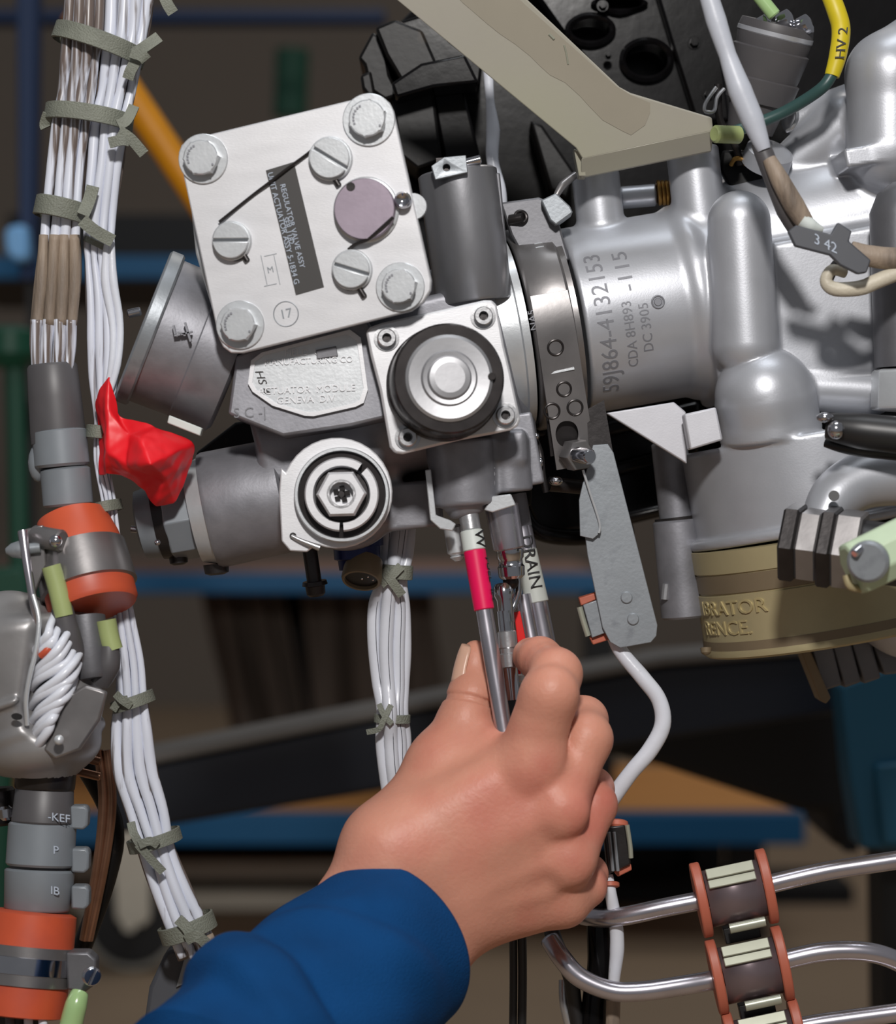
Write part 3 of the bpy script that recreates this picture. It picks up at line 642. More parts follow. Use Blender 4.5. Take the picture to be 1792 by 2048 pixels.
# ================================================================== LEFT FLANGED PORT
o = W(284, 650, -6); a = (W(400, 696, -3)-o).normalized()
t = thing('flanged_port', 'dark grey flanged cylindrical port left of the square plate, above the red tape', 'port', o)
R = L(155, 0)
g = MB().lathe(o, a, [(0, R*0.99), (0.0008, R*1.03), (0.0048, R*1.03), (0.0056, R*1.0), (0.0056, R*0.96)], 64); obj('flange', g, 'bracket_steel', t)
g = MB().lathe(o, a, [(0.0054, R*0.965), (0.020, R*0.955), (0.0205, R*0.97), (0.0345, R*0.97), (0.036, R*0.9)], 64); obj('port_body', g, 'cast_rough', t)
obj('flange_screw', MB().rod(W(255, 628, -8), W(282, 622, -8), L(9), n=16, ch=0.0004), 'chrome', t)
g = MB(); z0 = o+a*0.0055; x_, y_, _ = frame(a)
g.pxpoly([(338, 830), (404, 856), (400, 872), (334, 846)], -28, 6); obj('white_gasket', g, 'white_sleeve', t, bevel=0.4)
g = MB(); c_ = onplane(365, 668, W(365, 668, -34), V(-0.1, -1, 0.1))
for (dx, dy, a1, b1, rot) in ((-16, -8, 2, 11, 0.2), (-10, 2, 6, 2, 0.2), (-2, -2, 8, 2, -0.2), (10, -4, 2, 24, 0.3), (8, -2, 11, 2, 0.25)):
    xx = Vector((math.cos(rot), 0, math.sin(rot))); yy = Vector((-math.sin(rot), 0, math.cos(rot)))
    g.box(c_+Vector((L(dx), 0.0009, -L(dy))), xx*L(a1), Vector((0, 0.0010, 0)), yy*L(b1)*0.8)
obj('cast_mark', g, 'groove', t)

# ================================================================== VALVE BODY (castings under the plate)
t = thing('valve_body', 'rough grey cast valve body with an embossed silver maker badge under the square plate', 'valve body', W(650, 860, 0))
F = union([(s_cyl(Q(425, 1020, 5), Q(760, 950, 5), 19, 2), 0),
           (s_cyl(Q(520, 900, 8), Q(900, 800, 8), 22, 3), 5),
           (s_cyl(Q(690, 985, -2), Q(690, 985, 24), 21, 2), 4),
           (s_box(Q(800, 760, 18), (0.97, 0, 0.23), (0, 1, 0), (-0.23, 0, 0.97), (40, 22, 26), 3), 4),
           (s_box(Q(812, 1012, 8), (0.99, 0, 0.1), (0, 1, 0), (-0.1, 0, 0.99), (13, 10, 8.5), 1.5), 1.5),
           (s_cyl(Q(950, 620, 25), Q(985, 900, 25), 17, 2), 4),
           (s_cyl(Q(545, 975, -20), Q(570, 972, 10), 2.6, 0.4), -2.5)])
lo = Q(390, 1190, -28); hi = Q(1075, 560, 52)
sdf_obj('casting', F, np.minimum(lo, hi), np.maximum(lo, hi), 1.0, 'cast_rough', t)
obj('shadow_backing', MB().pxpoly([(392, 905), (470, 845), (700, 800), (1072, 850), (1062, 1012), (860, 1020), (600, 930), (395, 975)], 34, 14), 'black_matt', t, bevel=1)  # black plate added behind the castings to stand in for the valve's shadow
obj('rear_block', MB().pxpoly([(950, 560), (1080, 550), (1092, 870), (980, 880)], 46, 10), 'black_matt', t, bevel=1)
# badge pad
nb = V(-0.02, -1, 0.03); pad = [(472, 712), (500, 700), (735, 640), (752, 668), (785, 832), (700, 852), (566, 872), (456, 828)]
ob = W(620, 760, -31)
def PB(x, y, h=0): return onplane(x, y, ob, nb)+nb*h/1000
obj('badge_pad', MB().poly([PB(x, y) for x, y in pad], -nb*0.032), 'cast_rough', t, bevel=1.0)
rim = [(503, 722), (524, 706), (700, 660), (722, 676), (736, 780), (728, 806), (712, 814), (628, 833), (610, 832), (546, 812), (506, 784), (497, 768)]
bd = obj('maker_badge', MB().poly([PB(x, y, 1.0) for x, y in rim], -nb*0.0012), 'light_steel', t, bevel=0.35)
cx, cy = 617, 752
g = MB()
for sc_ in (1.0, ):
    inn = [(cx+(x-cx)*0.93, cy+(y-cy)*0.90) for x, y in rim]
    for i in range(len(rim)):
        p, q = rim[i], rim[(i+1) % len(rim)]; pi, qi = inn[i], inn[(i+1) % len(rim)]
        g.poly([PB(*p, 1.7), PB(*q, 1.7), PB(*qi, 1.7), PB(*pi, 1.7)], -nb*0.0009)
obj('raised_rim', g, 'plate', bd)
xb = (PB(720, 735)-PB(520, 765)).normalized(); xb = (PB(720, 752)-PB(520, 760)).normalized(); yb = nb.cross(xb)
for (x, y, s, sz) in ((622, 705, 'FIELD  UNIT', 0.0034), (618, 723, 'MANUFACTURING CO', 0.0030), (614, 780, 'ACTUATOR  MODULE', 0.0034), (612, 800, 'GENEVA  DIV', 0.0034)):
    g = text_on(MB(), s, sz, 0.0003, flat_map(PB(x, y, 1.2), xb, yb, nb)); obj('badge_lettering', g, 'plate', bd, smooth=False)
g = text_on(MB(), 'HS 4', 0.0042, 0.0001, flat_map(PB(525, 765, 1.15), yb*-1+xb*0.3, xb, nb)); obj('badge_stamp', g, 'dark_metal', bd, smooth=False)
obj('badge_square', MB().pxpoly([(632, 700), (672, 692), (676, 712), (634, 718)], -32.8, 0.6), 'dark_cast', bd, bevel=0.2)
g = text_on(MB(), 'S C -|', 0.005, 0.0002, flat_map(PB(500, 826, 0.1), xb, yb, nb)); obj('cast_mark', g, 'dark_cast', t, smooth=False)
# left end of the lower body: chrome ring, hex and fitting
a = (W(760, 950, 5)-W(425, 1020, 5)).normalized(); o = W(425, 1020, 5)
R = L(118)
obj('body_sleeve', MB().lathe(o, a, [(-0.0015, R*0.97), (0, R), (0.026, R*0.98), (0.027, R*0.93)], 64), 'cast_rough', t)
t2 = thing('end_fitting', 'stepped grey end fitting with a bright chrome ring, below the red tape', 'fitting', o-a*0.012)
obj('chrome_ring', MB().lathe(o, a, [(-0.0075, R*0.72), (-0.007, R*0.84), (-0.0015, R*0.93), (-0.001, R*0.5)], 64), 'light_steel', t2)
obj('hex_collar', MB().lathe(o, a, [(-0.017, R*0.70), (-0.0165, R*0.74), (-0.0065, R*0.76), (-0.006, R*0.7)], 8, phase=0.2), 'grey_plastic', t2, bevel=0.4)
obj('end_cap', MB().lathe(o, a, [(-0.0275, R*0.42), (-0.0265, R*0.58), (-0.017, R*0.66)], 48), 'grey_plastic', t2)
obj('dark_end_band', MB().lathe(o, a, [(-0.0205, R*0.655), (-0.0165, R*0.68)], 48), 'dark_metal', t2)  # dark metal band round the end cap
obj('tiny_screw', MB().rod(W(262, 1058, 0), W(282, 1060, 0), L(7), n=12), 'chrome', t2)
obj('rivet', MB().ball(W(315, 1085, -17), 0.0011, 14), 'chrome', t2)
for x, y, s in ((356, 1122, 15), (432, 1142, 20)): obj('drain_boss', MB().lathe(W(x, y-14, 5), V(0.1, 0, -1), [(0, L(s*1.3)), (L(18), L(s*1.2)), (L(22), L(s*0.7))], 24), 'dark_metal', t2)

# ================================================================== HEX PLUG ON EARED PLATE
n = V(0.02, -1, 0.03); o = W(684, 988, -30); 
def PH(x, y, h=0): return onplane(x, y, o, n)+n*h/1000
t = thing('hex_plug', 'round eared plug with concentric rings and a bright hex nut, lower centre of the valve', 'plug', o)
ear = []
for k in range(27):
    th = math.radians(-112+k*(112+158)/26); ear.append((674+111*math.cos(th), 986-111*math.sin(th)))
ear += [(562, 935), (558, 985), (563, 1082), (580, 1102), (614, 1104)]
obj('eared_plate', MB().poly([PH(x, y) for x, y in ear], -n*0.003), 'plate', t, bevel=0.5)
obj('support_boss', MB().lathe(PH(684, 988, -3), -n, [(0, L(98, -30)), (0.026, L(98, -30))], 48), 'cast_rough', t)
k30 = lambda r: L(r, -30)
cc = PH(684, 990)
obj('outer_ring', MB().lathe(cc, n, [(0.0, k30(96)), (0.0035, k30(95)), (0.0042, k30(93)), (0.0042, k30(88)), (0.001, k30(86))], 72, cap=False), 'light_steel', t)
obj('dark_groove', MB().lathe(cc, n, [(0.0005, k30(84)), (0.0022, k30(86)), (0.0022, k30(60))], 72, cap=False), 'black_knob', t)
for s0, s1 in ((1.12, 4.78), (4.90, 7.22)):
    obj('lock_segment', MB().lathe(cc, n, [(0.002, k30(53)), (0.002, k30(74)), (0.006, k30(74)), (0.0068, k30(71)), (0.0068, k30(57)), (0.002, k30(53))], 40, seg=(s0, s1)), 'plate', t)
obj('inner_dish', MB().lathe(cc, n, [(0.0025, k30(54)), (0.004, k30(52)), (0.004, 0)], 48, cap=False), 'dark_metal', t)
g = MB().lathe(cc, n, [(0.003, k30(50)), (0.0095, k30(50)), (0.0105, k30(45)), (0.0105, k30(27))], 6, phase=0.16, cap=False); g.lathe(cc, n, [(0.0105, k30(29)), (0.0105, k30(24)), (0.006, k30(22)), (0.006, 0)], 32, cap=False); obj('hex_nut', g, 'plate', t)
g = MB()
for k in range(5):
    th = k*1.2566; g.box(cc+n*0.0062+(xP*math.cos(th)+yP*math.sin(th))*k30(12), xP*k30(5), yP*k30(5), n*0.0008)
g.lathe(cc, n, [(0.006, k30(9)), (0.0075, k30(6))], 16); obj('star_recess', g, 'dark_metal', t)
obj('gap_wire', MB().tube([PH(710, 920, 3.8), PH(704, 938, 4.6), PH(712, 952, 4.6)], k30(3.5), n=8), 'dark_metal', t)
obj('cotter_pin', MB().tube([PH(583, 1072, 0.8), PH(604, 1082, 1.2), PH(640, 1096, 1.4)], [k30(4), k30(5), k30(7)], n=10), 'satin', t)
obj('pin_hole', MB().lathe(PH(586, 1072, 0.05), n, [(0, k30(7)), (0.0002, k30(7))], 16), 'dark_metal', t)

# ================================================================== CAP WITH BLACK KNOB
n = V(0.06, -1, 0.02); o = W(890, 755, -38)
def PC(x, y, h=0): return onplane(x, y, o, n)+n*h/1000
t = thing('round_cap_unit', 'square flange with four socket screws around a black ringed round silver cap', 'cap', o)
outl = [(732, 664), (740, 654), (765, 645), (870, 622), (968, 600), (984, 600), (994, 610), (1008, 690), (1020, 740), (1041, 838), (1036, 852), (1022, 860), (985, 868), (920, 880), (806, 908), (790, 906), (780, 894), (772, 850), (760, 780), (742, 712)]
obj('square_flange', MB().poly([PC(x, y) for x, y in outl], -n*0.004), 'plate', t, bevel=0.8)
obj('flange_back', MB().poly([PC(cx2, cy2, -4.2) for cx2, cy2 in [(742, 668), (985, 612), (1034, 848), (800, 898)]], -n*0.018), 'cast_rough', t, bevel=1)
k38 = lambda r: L(r, -40)
for x, y in ((773, 677), (966, 633), (1010, 831), (815, 875)): socket_screw(t, PC(x, y), n, k38(19), 0.003, 'satin')
cc = PC(888, 768)
obj('base_collar', MB().lathe(cc, n, [(0, k38(116)), (0.003, k38(116)), (0.004, k38(112))], 72), 'black_knob', t)
a2 = V(0.10, -1, 0.06)
obj('black_ring', MB().lathe(cc, a2, [(0.002, k38(110)), (0.0035, k38(113)), (0.016, k38(110)), (0.0172, k38(106)), (0.0172, k38(84))], 80, cap=False), 'black_knob', t)
c3 = cc+a2*0.0168
obj('silver_face', MB().lathe(c3, a2, [(0, k38(88)), (0.001, k38(86)), (0.0016, k38(80)), (0.0012, k38(56)), (0.0022, k38(52)), (0.0020, k38(44)), (0.0035, k38(40)), (0.0038, k38(30)), (0.0038, 0)], 80), 'face', t, ang=9)
for dx, dy in ((-90, -6), (86, -4)):
    obj('rim_notch', MB().lathe(c3+Vector((L(dx, -55), -0.0003, -L(dy, -55))), a2, [(0, k38(8)), (0.0008, k38(7))], 20), 'black_knob', t)

# ================================================================== OUTLET BLOCK AND TUBES BELOW THE CAP
t = thing('outlet_block', 'grey cast outlet block under the black ringed cap, with two downward ports', 'outlet block', W(930, 960, 0))
F = union([(s_cyl(Q(920, 880, -14), Q(930, 1012, -14), 12.2, 1.5, 11.3), 0), (s_cyl(Q(1008, 880, -8), Q(1018, 985, -8), 8.6, 1.2), 2.5),
           (s_cyl(Q(926, 990, -15), Q(936, 1032, -15), 8.8, 1.5, 6), 2), (s_box(Q(955, 895, 2), (1, 0, 0), (0, 1, 0), (0, 0, 1), (17, 18, 6), 2), 3),
           (s_box(Q(1050, 900, 4), (0.98, 0, 0.18), (0, 1, 0), (-0.18, 0, 0.98), (4.5, 9, 13), 1), 1)])
lo = Q(835, 1055, -36); hi = Q(1095, 800, 38)
sdf_obj('casting', F, np.minimum(lo, hi), np.maximum(lo, hi), 0.8, 'cast_rough', t)
g = text_on(MB(), 'C 37V', 0.0045, 0.0002, lambda u, v, h: W(984, 945, -17.5)+Vector((-v*0.8, -h, u))); obj('cast_mark', g, 'dark_cast', t, smooth=False)
obj('side_clip', MB().pxpoly([(850, 940), (862, 938), (872, 1030), (900, 1040), (912, 1048), (905, 1062), (880, 1058), (860, 1040)], -22, 3), 'light_steel', t, bevel=0.4)
obj('clip_tab', MB().pxpoly([(1032, 945), (1062, 850), (1052, 830), (1045, 850)], -4, 2), 'light_steel', t, bevel=0.3)
obj('side_bolt', MB().rod(W(905, 1050, -6), W(915, 1110, -6), L(19), n=28, ch=0.001).rod(W(913, 1105, -6), W(916, 1122, -6), L(15), n=20, ch=0.0015), 'light_steel', t)
g = MB().pxpoly([(968, 1020), (985, 992), (1022, 988), (1032, 1010), (985, 1025)], -20, 3); obj('port_lip', g, 'light_steel', t, bevel=0.4)
# marked tube with magenta band
def axis_tube(pts, r, n=28): return MB().tube(pts, r, n=n, sub=3)
e1 = W(936, 1022, -17); e2 = W(1010, 1475, -28)
def lerp(a_, b_, s_): return a_+(b_-a_)*s_
t = thing('marked_tube', 'steel tube with a white and magenta marker sleeve, held in the fingers', 'tube', e1)
dd = (e2-e1); 
obj('steel_tube', MB().rod(e1, e2, L(16), L(17), 32), 'steel_pipe', t)
obj('top_ferrule', MB().rod(e1+dd*0.0, e1+dd*0.09, L(20), n=32, ch=0.0005), 'satin', t)
obj('white_band', MB().rod(e1+dd*0.088, e1+dd*0.177, L(22.5), n=32, ch=0.0003), 'white_sleeve', t)
obj('magenta_band', MB().rod(e1+dd*0.177, e1+dd*0.440, L(22), L(20), n=32, ch=0.0003), 'magenta', t)
u_ = dd.normalized(); ex = V(1, 0.3, 0); ex = (ex-u_*ex.dot(u_)).normalized(); ey = u_.cross(ex)
if ey.y > 0: ey = -ey
def cylmap(o_, r_, ph0): return lambda u, v, h: o_+u_*u+(ey*math.cos(ph0+v/r_)+ex*math.sin(ph0+v/r_))*(r_+h)
g = text_on(MB(), 'W', 0.0062, 0.0001, cylmap(e1+dd*0.133, L(25), 0.35)); obj('marker_print', g, 'ink', t, smooth=False)
g = text_on(MB(), 'FUEL  IN', 0.0042, 0.0001, cylmap(e1+dd*0.31, L(23.6), 0.95)); obj('marker_print', g, 'ink', t, smooth=False)
# universal joint socket (the tool)
e1 = W(1003, 1010, -10); e2 = W(1018, 1098, -9)
t = thing('socket_wrench', 'chrome socket with a universal joint and extension bar, between the two marked tubes', 'wrench', e1)
obj('socket', MB().rod(e1, e2, L(34), L(32), 36, ch=0.0006), 'steel_pipe', t)
f1 = W(1019, 1096, -9); f2 = W(1024, 1155, -9); a_ = (f2-f1)
obj('drive_collar', MB().lathe(f1, a_, [(0, L(22)), (0.0006, L(27)), (0.0035, L(27)), (0.0042, L(24)), (0.006, L(24)), (0.0067, L(27)), (0.010, L(26)), (0.011, L(21))], 36), 'chrome', t)
obj('joint_cross', MB().rod(W(1006, 1164, -4), W(1036, 1160, -4), L(8), n=16).ball(W(1022, 1164, -4), L(16), 16), 'dark_metal', t)
obj('joint_fork', MB().lathe(W(1006, 1168, -4), W(1012, 1230, -6)-W(1006, 1168, -4), [(0, L(16)), (0.0012, L(20)), (0.0045, L(21)), (0.006, L(17)), (0.014, L(15))], 32), 'chrome', t)
obj('fork_arm', MB().tube([W(1036, 1150, -2), W(1037, 1180, -2), W(1030, 1205, -4), W(1024, 1220, -5)], [L(6), L(7), L(7), L(6)]), 'chrome', t)
h1 = W(1009, 1222, -6); h2 = W(1026, 1400, -8)
obj('extension_bar', MB().rod(h1, h2, L(16), L(15), 28), 'chrome', t)
obj('knurled_ring', MB().lathe(lerp(h1, h2, 0.22), h2-h1, [(0, L(15)), (0.0005, L(19)), (0.006, L(19)), (0.0065, L(16)), (0.008, L(16)), (0.0085, L(20)), (0.013, L(20)), (0.0135, L(15))], 24), 'satin', t)
# drain tube
e1 = W(1030, 990, 16); e2 = W(1102, 1345, 10); dd = e2-e1
t = thing('drain_tube', 'steel tube with a white sleeve printed DRAIN, right of the socket wrench', 'tube', e1)
obj('steel_tube', MB().rod(e1, e2, L(21, 14), L(22, 14), 32), 'steel_pipe', t)
obj('top_sleeve', MB().rod(e1+dd*0.0, e1+dd*0.20, L(23, 14), L(21, 14), n=32), 'cast_rough', t)
obj('white_sleeve', MB().rod(e1+dd*0.17, e1+dd*0.61, L(20, 14), L(24, 14), n=36, ch=0.0003), 'drain', t)
u_ = dd.normalized(); ex = V(1, 0.0, 0); ex = (ex-u_*ex.dot(u_)).normalized(); ey = u_.cross(ex)
if ey.y > 0: ey = -ey
g = text_on(MB(), 'DRAIN', 0.0066, 0.0001, cylmap(e1+dd*0.385, L(26, 14), 0.15)); obj('drain_lettering', g, 'ink', t, smooth=False)
o = obj('second_tube', MB().rod(W(1046, 1190, 10), W(1075, 1345, 6), L(17, 8), n=28), 'steel_pipe'); tag(o, 'plain steel tube just left of the white DRAIN sleeve', 'tube')
t = thing('red_strap', 'red plastic strap hanging behind the fingertips beside the socket wrench', 'strap', W(1040, 1280, 10))
obj('strap_upper', MB().pxpoly([(1028, 1225), (1040, 1222), (1056, 1300), (1045, 1330), (1036, 1290)], 3, 1.5), 'red', t, bevel=0.3)
obj('strap_lower', MB().pxpoly([(1030, 1318), (1040, 1326), (1042, 1352), (1024, 1345)], 4, 1.5), 'red', t, bevel=0.3)
obj('strap_bead', MB().lathe(W(1038, 1356, 2), V(0, 0, 1), [(-0.0014, 0.001), (-0.001, 0.0018), (0.001, 0.0018), (0.0014, 0.001)], 20), 'white_sleeve', t)

# ================================================================== RED TAPE FLAG
t_pts = {
 'a': (217, 745, -26), 'b': (236, 832, -24), 'c': (312, 850, -30), 'd': (388, 885, -26), 'e': (380, 940, -22), 'f': (352, 1012, -20), 'g': (312, 1018, -22), 'h': (290, 985, -26),
 'i': (240, 955, -24), 'j': (196, 954, -16), 'k': (192, 812, -16), 'l': (214, 820, -28), 'm': (216, 880, -22), 'n': (280, 880, -40), 'o': (330, 915, -44), 'p': (330, 955, -34), 'q': (255, 930, -36), 'r': (212, 905, -32), 's': (300, 930, -50), 't': (355, 940, -30), 'u': (260, 870, -30), 'v': (208, 950, -24)}
tri = ['abl', 'blu', 'bcu', 'cnu', 'cdo', 'con', 'dto', 'dte', 'tef', 'ofp' if False else 'tfp', 'top', 'fpg', 'pgh', 'psh' if False else 'psq', 'pqh', 'hqi', 'ops', 'ons', 'nsq', 'nqu', 'uqr', 'ulr', 'lmr' if False else 'lrk', 'krj' if False else 'kmj', 'krm', 'rvm', 'mvj', 'rqi', 'riv', 'kl' 'a']
keys = list(t_pts); fs = []
for s_ in tri:
    if len(set(s_)) == 3: fs.append([keys.index(c_) for c_ in s_])
g = MB().add([W(*t_pts[k]) for k in keys], fs)
red = obj('tape_flag', g, 'red_cloth', ang=None)
md = red.modifiers.new('sub', 'SUBSURF'); md.levels = 4; md.render_levels = 4; md.subdivision_type = 'SIMPLE'
md = red.modifiers.new('sm', 'SMOOTH'); md.factor = 0.5; md.iterations = 14
tx = bpy.data.textures.new('folds', 'CLOUDS'); tx.noise_scale = 0.016
md = red.modifiers.new('d', 'DISPLACE'); md.texture = tx; md.strength = 0.0045; md.mid_level = 0.5
md = red.modifiers.new('s', 'SOLIDIFY'); md.thickness = 0.0006
tag(red, 'crumpled bright red tape wrapped over the lower corner of the left port', 'tape')
# ================================================================== MAIN CASTING, RIGHT
oB = W(1170, 640, 36); aB = V(0.98, 0.10, 0.176); rB = L(187, 36)
e1B = Vector((0, -1, 0)); e1B = (e1B-aB*e1B.dot(aB)).normalized(); e2B = aB.cross(e1B)
if e2B.z < 0: e2B = -e2B
def barrel_at(tt, ph, r): return oB+aB*tt+(e1B*math.cos(ph)+e2B*math.sin(ph))*r
def hit_barrel(px, py, r):
    d_ = ray(px, py); oc = CAM-oB; dp = d_-aB*d_.dot(aB); op = oc-aB*oc.dot(aB)
    A = dp.dot(dp); B = 2*dp.dot(op); C_ = op.dot(op)-r*r; tt = (-B-math.sqrt(max(B*B-4*A*C_, 0)))/(2*A); p = CAM+d_*tt
    rel = p-oB; ax = rel.dot(aB); q = rel-aB*ax; return ax, math.atan2(q.dot(e2B), q.dot(e1B)), p
t = thing('pump_casting', 'large satin aluminium pump casting on the right, with domes, ribs and stamped numbers', 'casting', oB)
bm_ = mm3(oB); am = np.array(aB)
F1 = [(s_cyl(bm_-am*6, bm_+am*60, rB*1000, 1.5), 0),
      (s_torus(bm_+am*38.5, am, rB*1000-1.4, 3.0), 4),
      (s_cyl(Q(1190, 345, 30), Q(1214, 560, 30), 8.9, 1.2), 2.5),
      (s_cyl(Q(1384, 296, 26), Q(1408, 520, 26), 9.7, 1.2), 3),
      (s_cyl(Q(1240, 396, 40), Q(1312, 390, 40), 4.2, 0.8), 1.5),
      (s_box(Q(1620, 628, 34), (0.98, 0.05, 0.176), (0, 1, 0), (-0.176, 0, 0.98), (42, 27, 27), 3), 4),
      (s_cyl(Q(1420, 520, 50), Q(1860, 420, 50), 31, 3), 5),
      (s_cone(Q(1478, 444, 5), Q(1492, 690, 5), 11.4, 12.2), 2.0),
      (s_cone(Q(1529, 794, 6), Q(1531, 798, 6), 18.0, 18.0), 1.0), (s_cyl(Q(1529, 790, 7), Q(1543, 874, 9), 18.0, 1.6, 18.8), 1.8),
      (s_cone(Q(1600, 775, 14), Q(1745, 785, 14), 8.4, 8.4), 1.5),
      (s_cyl(Q(1608, 868, 36), Q(1639, 1050, 36), 46.8, 2.0), 1.8),
      (s_cyl(Q(1636, 1036, 36), Q(1639.8, 1056, 36), 49.6, 1.5), 1.5),
      (s_cone(Q(1778, 300, 18), Q(1778, 150, 18), 15.5, 15.5), 4),
      (s_cone(Q(1778, 150, 18), Q(1860, 95, 22), 15.5, 15.5), 3),
      (s_box(Q(1778, 312, 22), (0.98, 0.05, 0.176), (0, 1, 0), (-0.176, 0, 0.98), (20, 18, 3.5), 1), 2),
      (s_cone(Q(1570, 345, 40), Q(1690, 250, 36), 9, 12), 3),
      (s_cone(Q(1600, 240, 44), Q(1700, 215, 40), 7, 9), 2)]
lo = Q(960, 1115, -34); hi = Q(1880, 40, 92)
sdf_obj('cast_body', union(F1), np.minimum(lo, hi), np.maximum(lo, hi), 0.95, 'cast', t)
# flat gusset and pad
obj('gusset', MB().pxpoly([(1212, 826), (1348, 804), (1372, 824), (1374, 928), (1362, 920)], 6, 4), 'cast_light', t, bevel=0.5)
obj('square_pad', MB().pxpoly([(1368, 828), (1432, 814), (1446, 880), (1380, 900)], -9, 10), 'cast_light', t, bevel=0.7)
# stamped lines round the barrel
def barrel_text(s, size, px, py, rot=1, m='groove', nm='stamped_number', sx=1.0):
    ax, ph, p = hit_barrel(px, py, rB)
    fn = lambda u, v, h: barrel_at(ax-v, ph+u/rB, rB+0.00005+h)
    obj(nm, text_on(MB(), s, size, 0.0001, fn, sx), m, t, smooth=False)
barrel_text('59J864-4132153', 0.0088, 1214, 650, sx=0.98)
barrel_text('-115', 0.0078, 1248, 540, sx=1.2)
barrel_text('CDA 8H893', 0.0052, 1263, 670, sx=0.95)
barrel_text('DC 3905', 0.0052, 1294, 655, sx=0.95)
ax, ph, p = hit_barrel(1316, 604, rB); nn = (e1B*math.cos(ph)+e2B*math.sin(ph))
obj('round_stamp', MB().torus(p, nn, L(12), 0.0004).lathe(p, nn, [(0, L(9)), (0.0003, L(7))], 20), 'groove', t)
# coil spring of gold thread between the stubs
g = MB()
for k in range(4): g.torus(W(1318+k*8, 386, 36), V(1, 0, 0.1), L(22, 36), L(4.2, 36), 24, 8)
o = obj('thread_coil', g, 'gold'); tag(o, 'small gold threaded coil between the two upright stubs', 'thread')

# ================================================================== TAN RING UNDER THE COLLAR
cT = W(1640, 1056, 36); aT = (W(1675, 1250, 37)-cT).normalized(); RT = 0.0500
t = thing('tan_ring', 'tan painted ring with raised lettering under the large collar, lower right', 'ring', cT)
obj('ring_body', MB().lathe(cT, aT, [(0, RT-0.002), (0.0004, RT-0.0002), (0.0085, RT), (0.0088, RT-0.0006), (0.0165, RT-0.0008), (0.0168, RT), (0.0355, RT+0.0003), (0.0375, RT+0.0010), (0.0392, RT+0.0010), (0.040, RT)], 120), 'brass', t)
obj('brown_band', MB().lathe(cT, aT, [(0.0090, RT-0.0009), (0.0092, RT-0.0003), (0.0158, RT-0.0003), (0.016, RT-0.0009)], 120, cap=False), 'brass_dark', t)
obj('lower_band', MB().lathe(cT, aT, [(0.0335, RT-0.0005), (0.0336, RT+0.0005), (0.0372, RT+0.0008), (0.0374, RT)], 120, cap=False), 'brass_dark', t)
e1T = Vector((0, -1, 0)); e1T = (e1T-aT*e1T.dot(aT)).normalized(); e2T = aT.cross(e1T)
if e2T.x < 0: e2T = -e2T
def ring_text(s, size, h0, px):
    r = RT; dx = (px-1650)*S*0.985; ph = math.asin(max(-0.98, min(0.98, dx/r)))
    fn = lambda u, v, h: cT+aT*(h0-v)+(e1T*math.cos(ph+u/r)+e2T*math.sin(ph+u/r))*(r+h)
    obj('raised_lettering', text_on(MB(), s, size, 0.0007, fn, 1.25), 'emboss', t)
ring_text('IBRATOR', 0.0074, 0.0212, 1412); ring_text('RENCE.', 0.0074, 0.0286, 1400)
obj('drain_nub', MB().lathe(W(1412, 1296, 20), V(0, -0.2, -1), [(0, L(12)), (L(10), L(10)), (L(14), L(5))], 20), 'brass_dark', t)

# small side cylinder left of the ring
a = (W(1362, 1200, 40)-W(1345, 900, 40)).normalized()
t = thing('side_cylinder', 'grey speckled cylinder with a stepped base, just left of the tan ring', 'cylinder', W(1350, 1060, 40))
obj('upper_barrel', MB().rod(W(1338, 885, 40), W(1356, 1045, 40), L(36, 40), n=40, ch=0.0005), 'cast_rough', t)
obj('lower_barrel', MB().rod(W(1354, 1040, 40), W(1372, 1236, 40), L(49, 40), n=48, ch=0.0008), 'cast_rough', t)
obj('seal_ring', MB().rod(W(1353, 1034, 40), W(1354.5, 1046, 40), L(44, 40), n=40), 'dark_metal', t)
obj('knurl', MB().lathe(W(1329, 1200, 34), V(0.1, 0, 1), [(0, 0.0006), (0.0002, 0.0014), (0.006, 0.0014), (0.0063, 0.0006)], 8), 'satin', t)
# finned grey fitting behind the ring
t = thing('finned_fitting', 'olive grey finned fitting below the tan ring, right side', 'fitting', W(1680, 1330, 60))
a = V(0.98, 0.05, 0.2)
obj('flange', MB().pxpoly([(1594, 1285), (1612, 1280), (1662, 1396), (1652, 1408), (1640, 1400)], 50, 14), 'brass_dark', t, bevel=0.6)
for k, (x0, x1, yb) in enumerate(((1622, 1662, 1382), (1665, 1700, 1376), (1704, 1740, 1368), (1744, 1860, 1350))):
    obj('fin', MB().pxpoly([(x0-8, 1270), (x1-4, 1262), (x1+22, yb-12), (x0+24, yb)], 56+k*3, 16), 'dark_cast', t, bevel=0.8)
o = obj('pale_dome', MB().lathe(W(1830, 1170, 60), V(0.05, -1, 0.1), [(0, L(150, 60)), (0.006, L(140, 60)), (0.012, L(100, 60)), (0.015, 0)], 64), 'cast'); tag(o, 'pale grey domed disc at the right edge below the tan ring', 'dome')

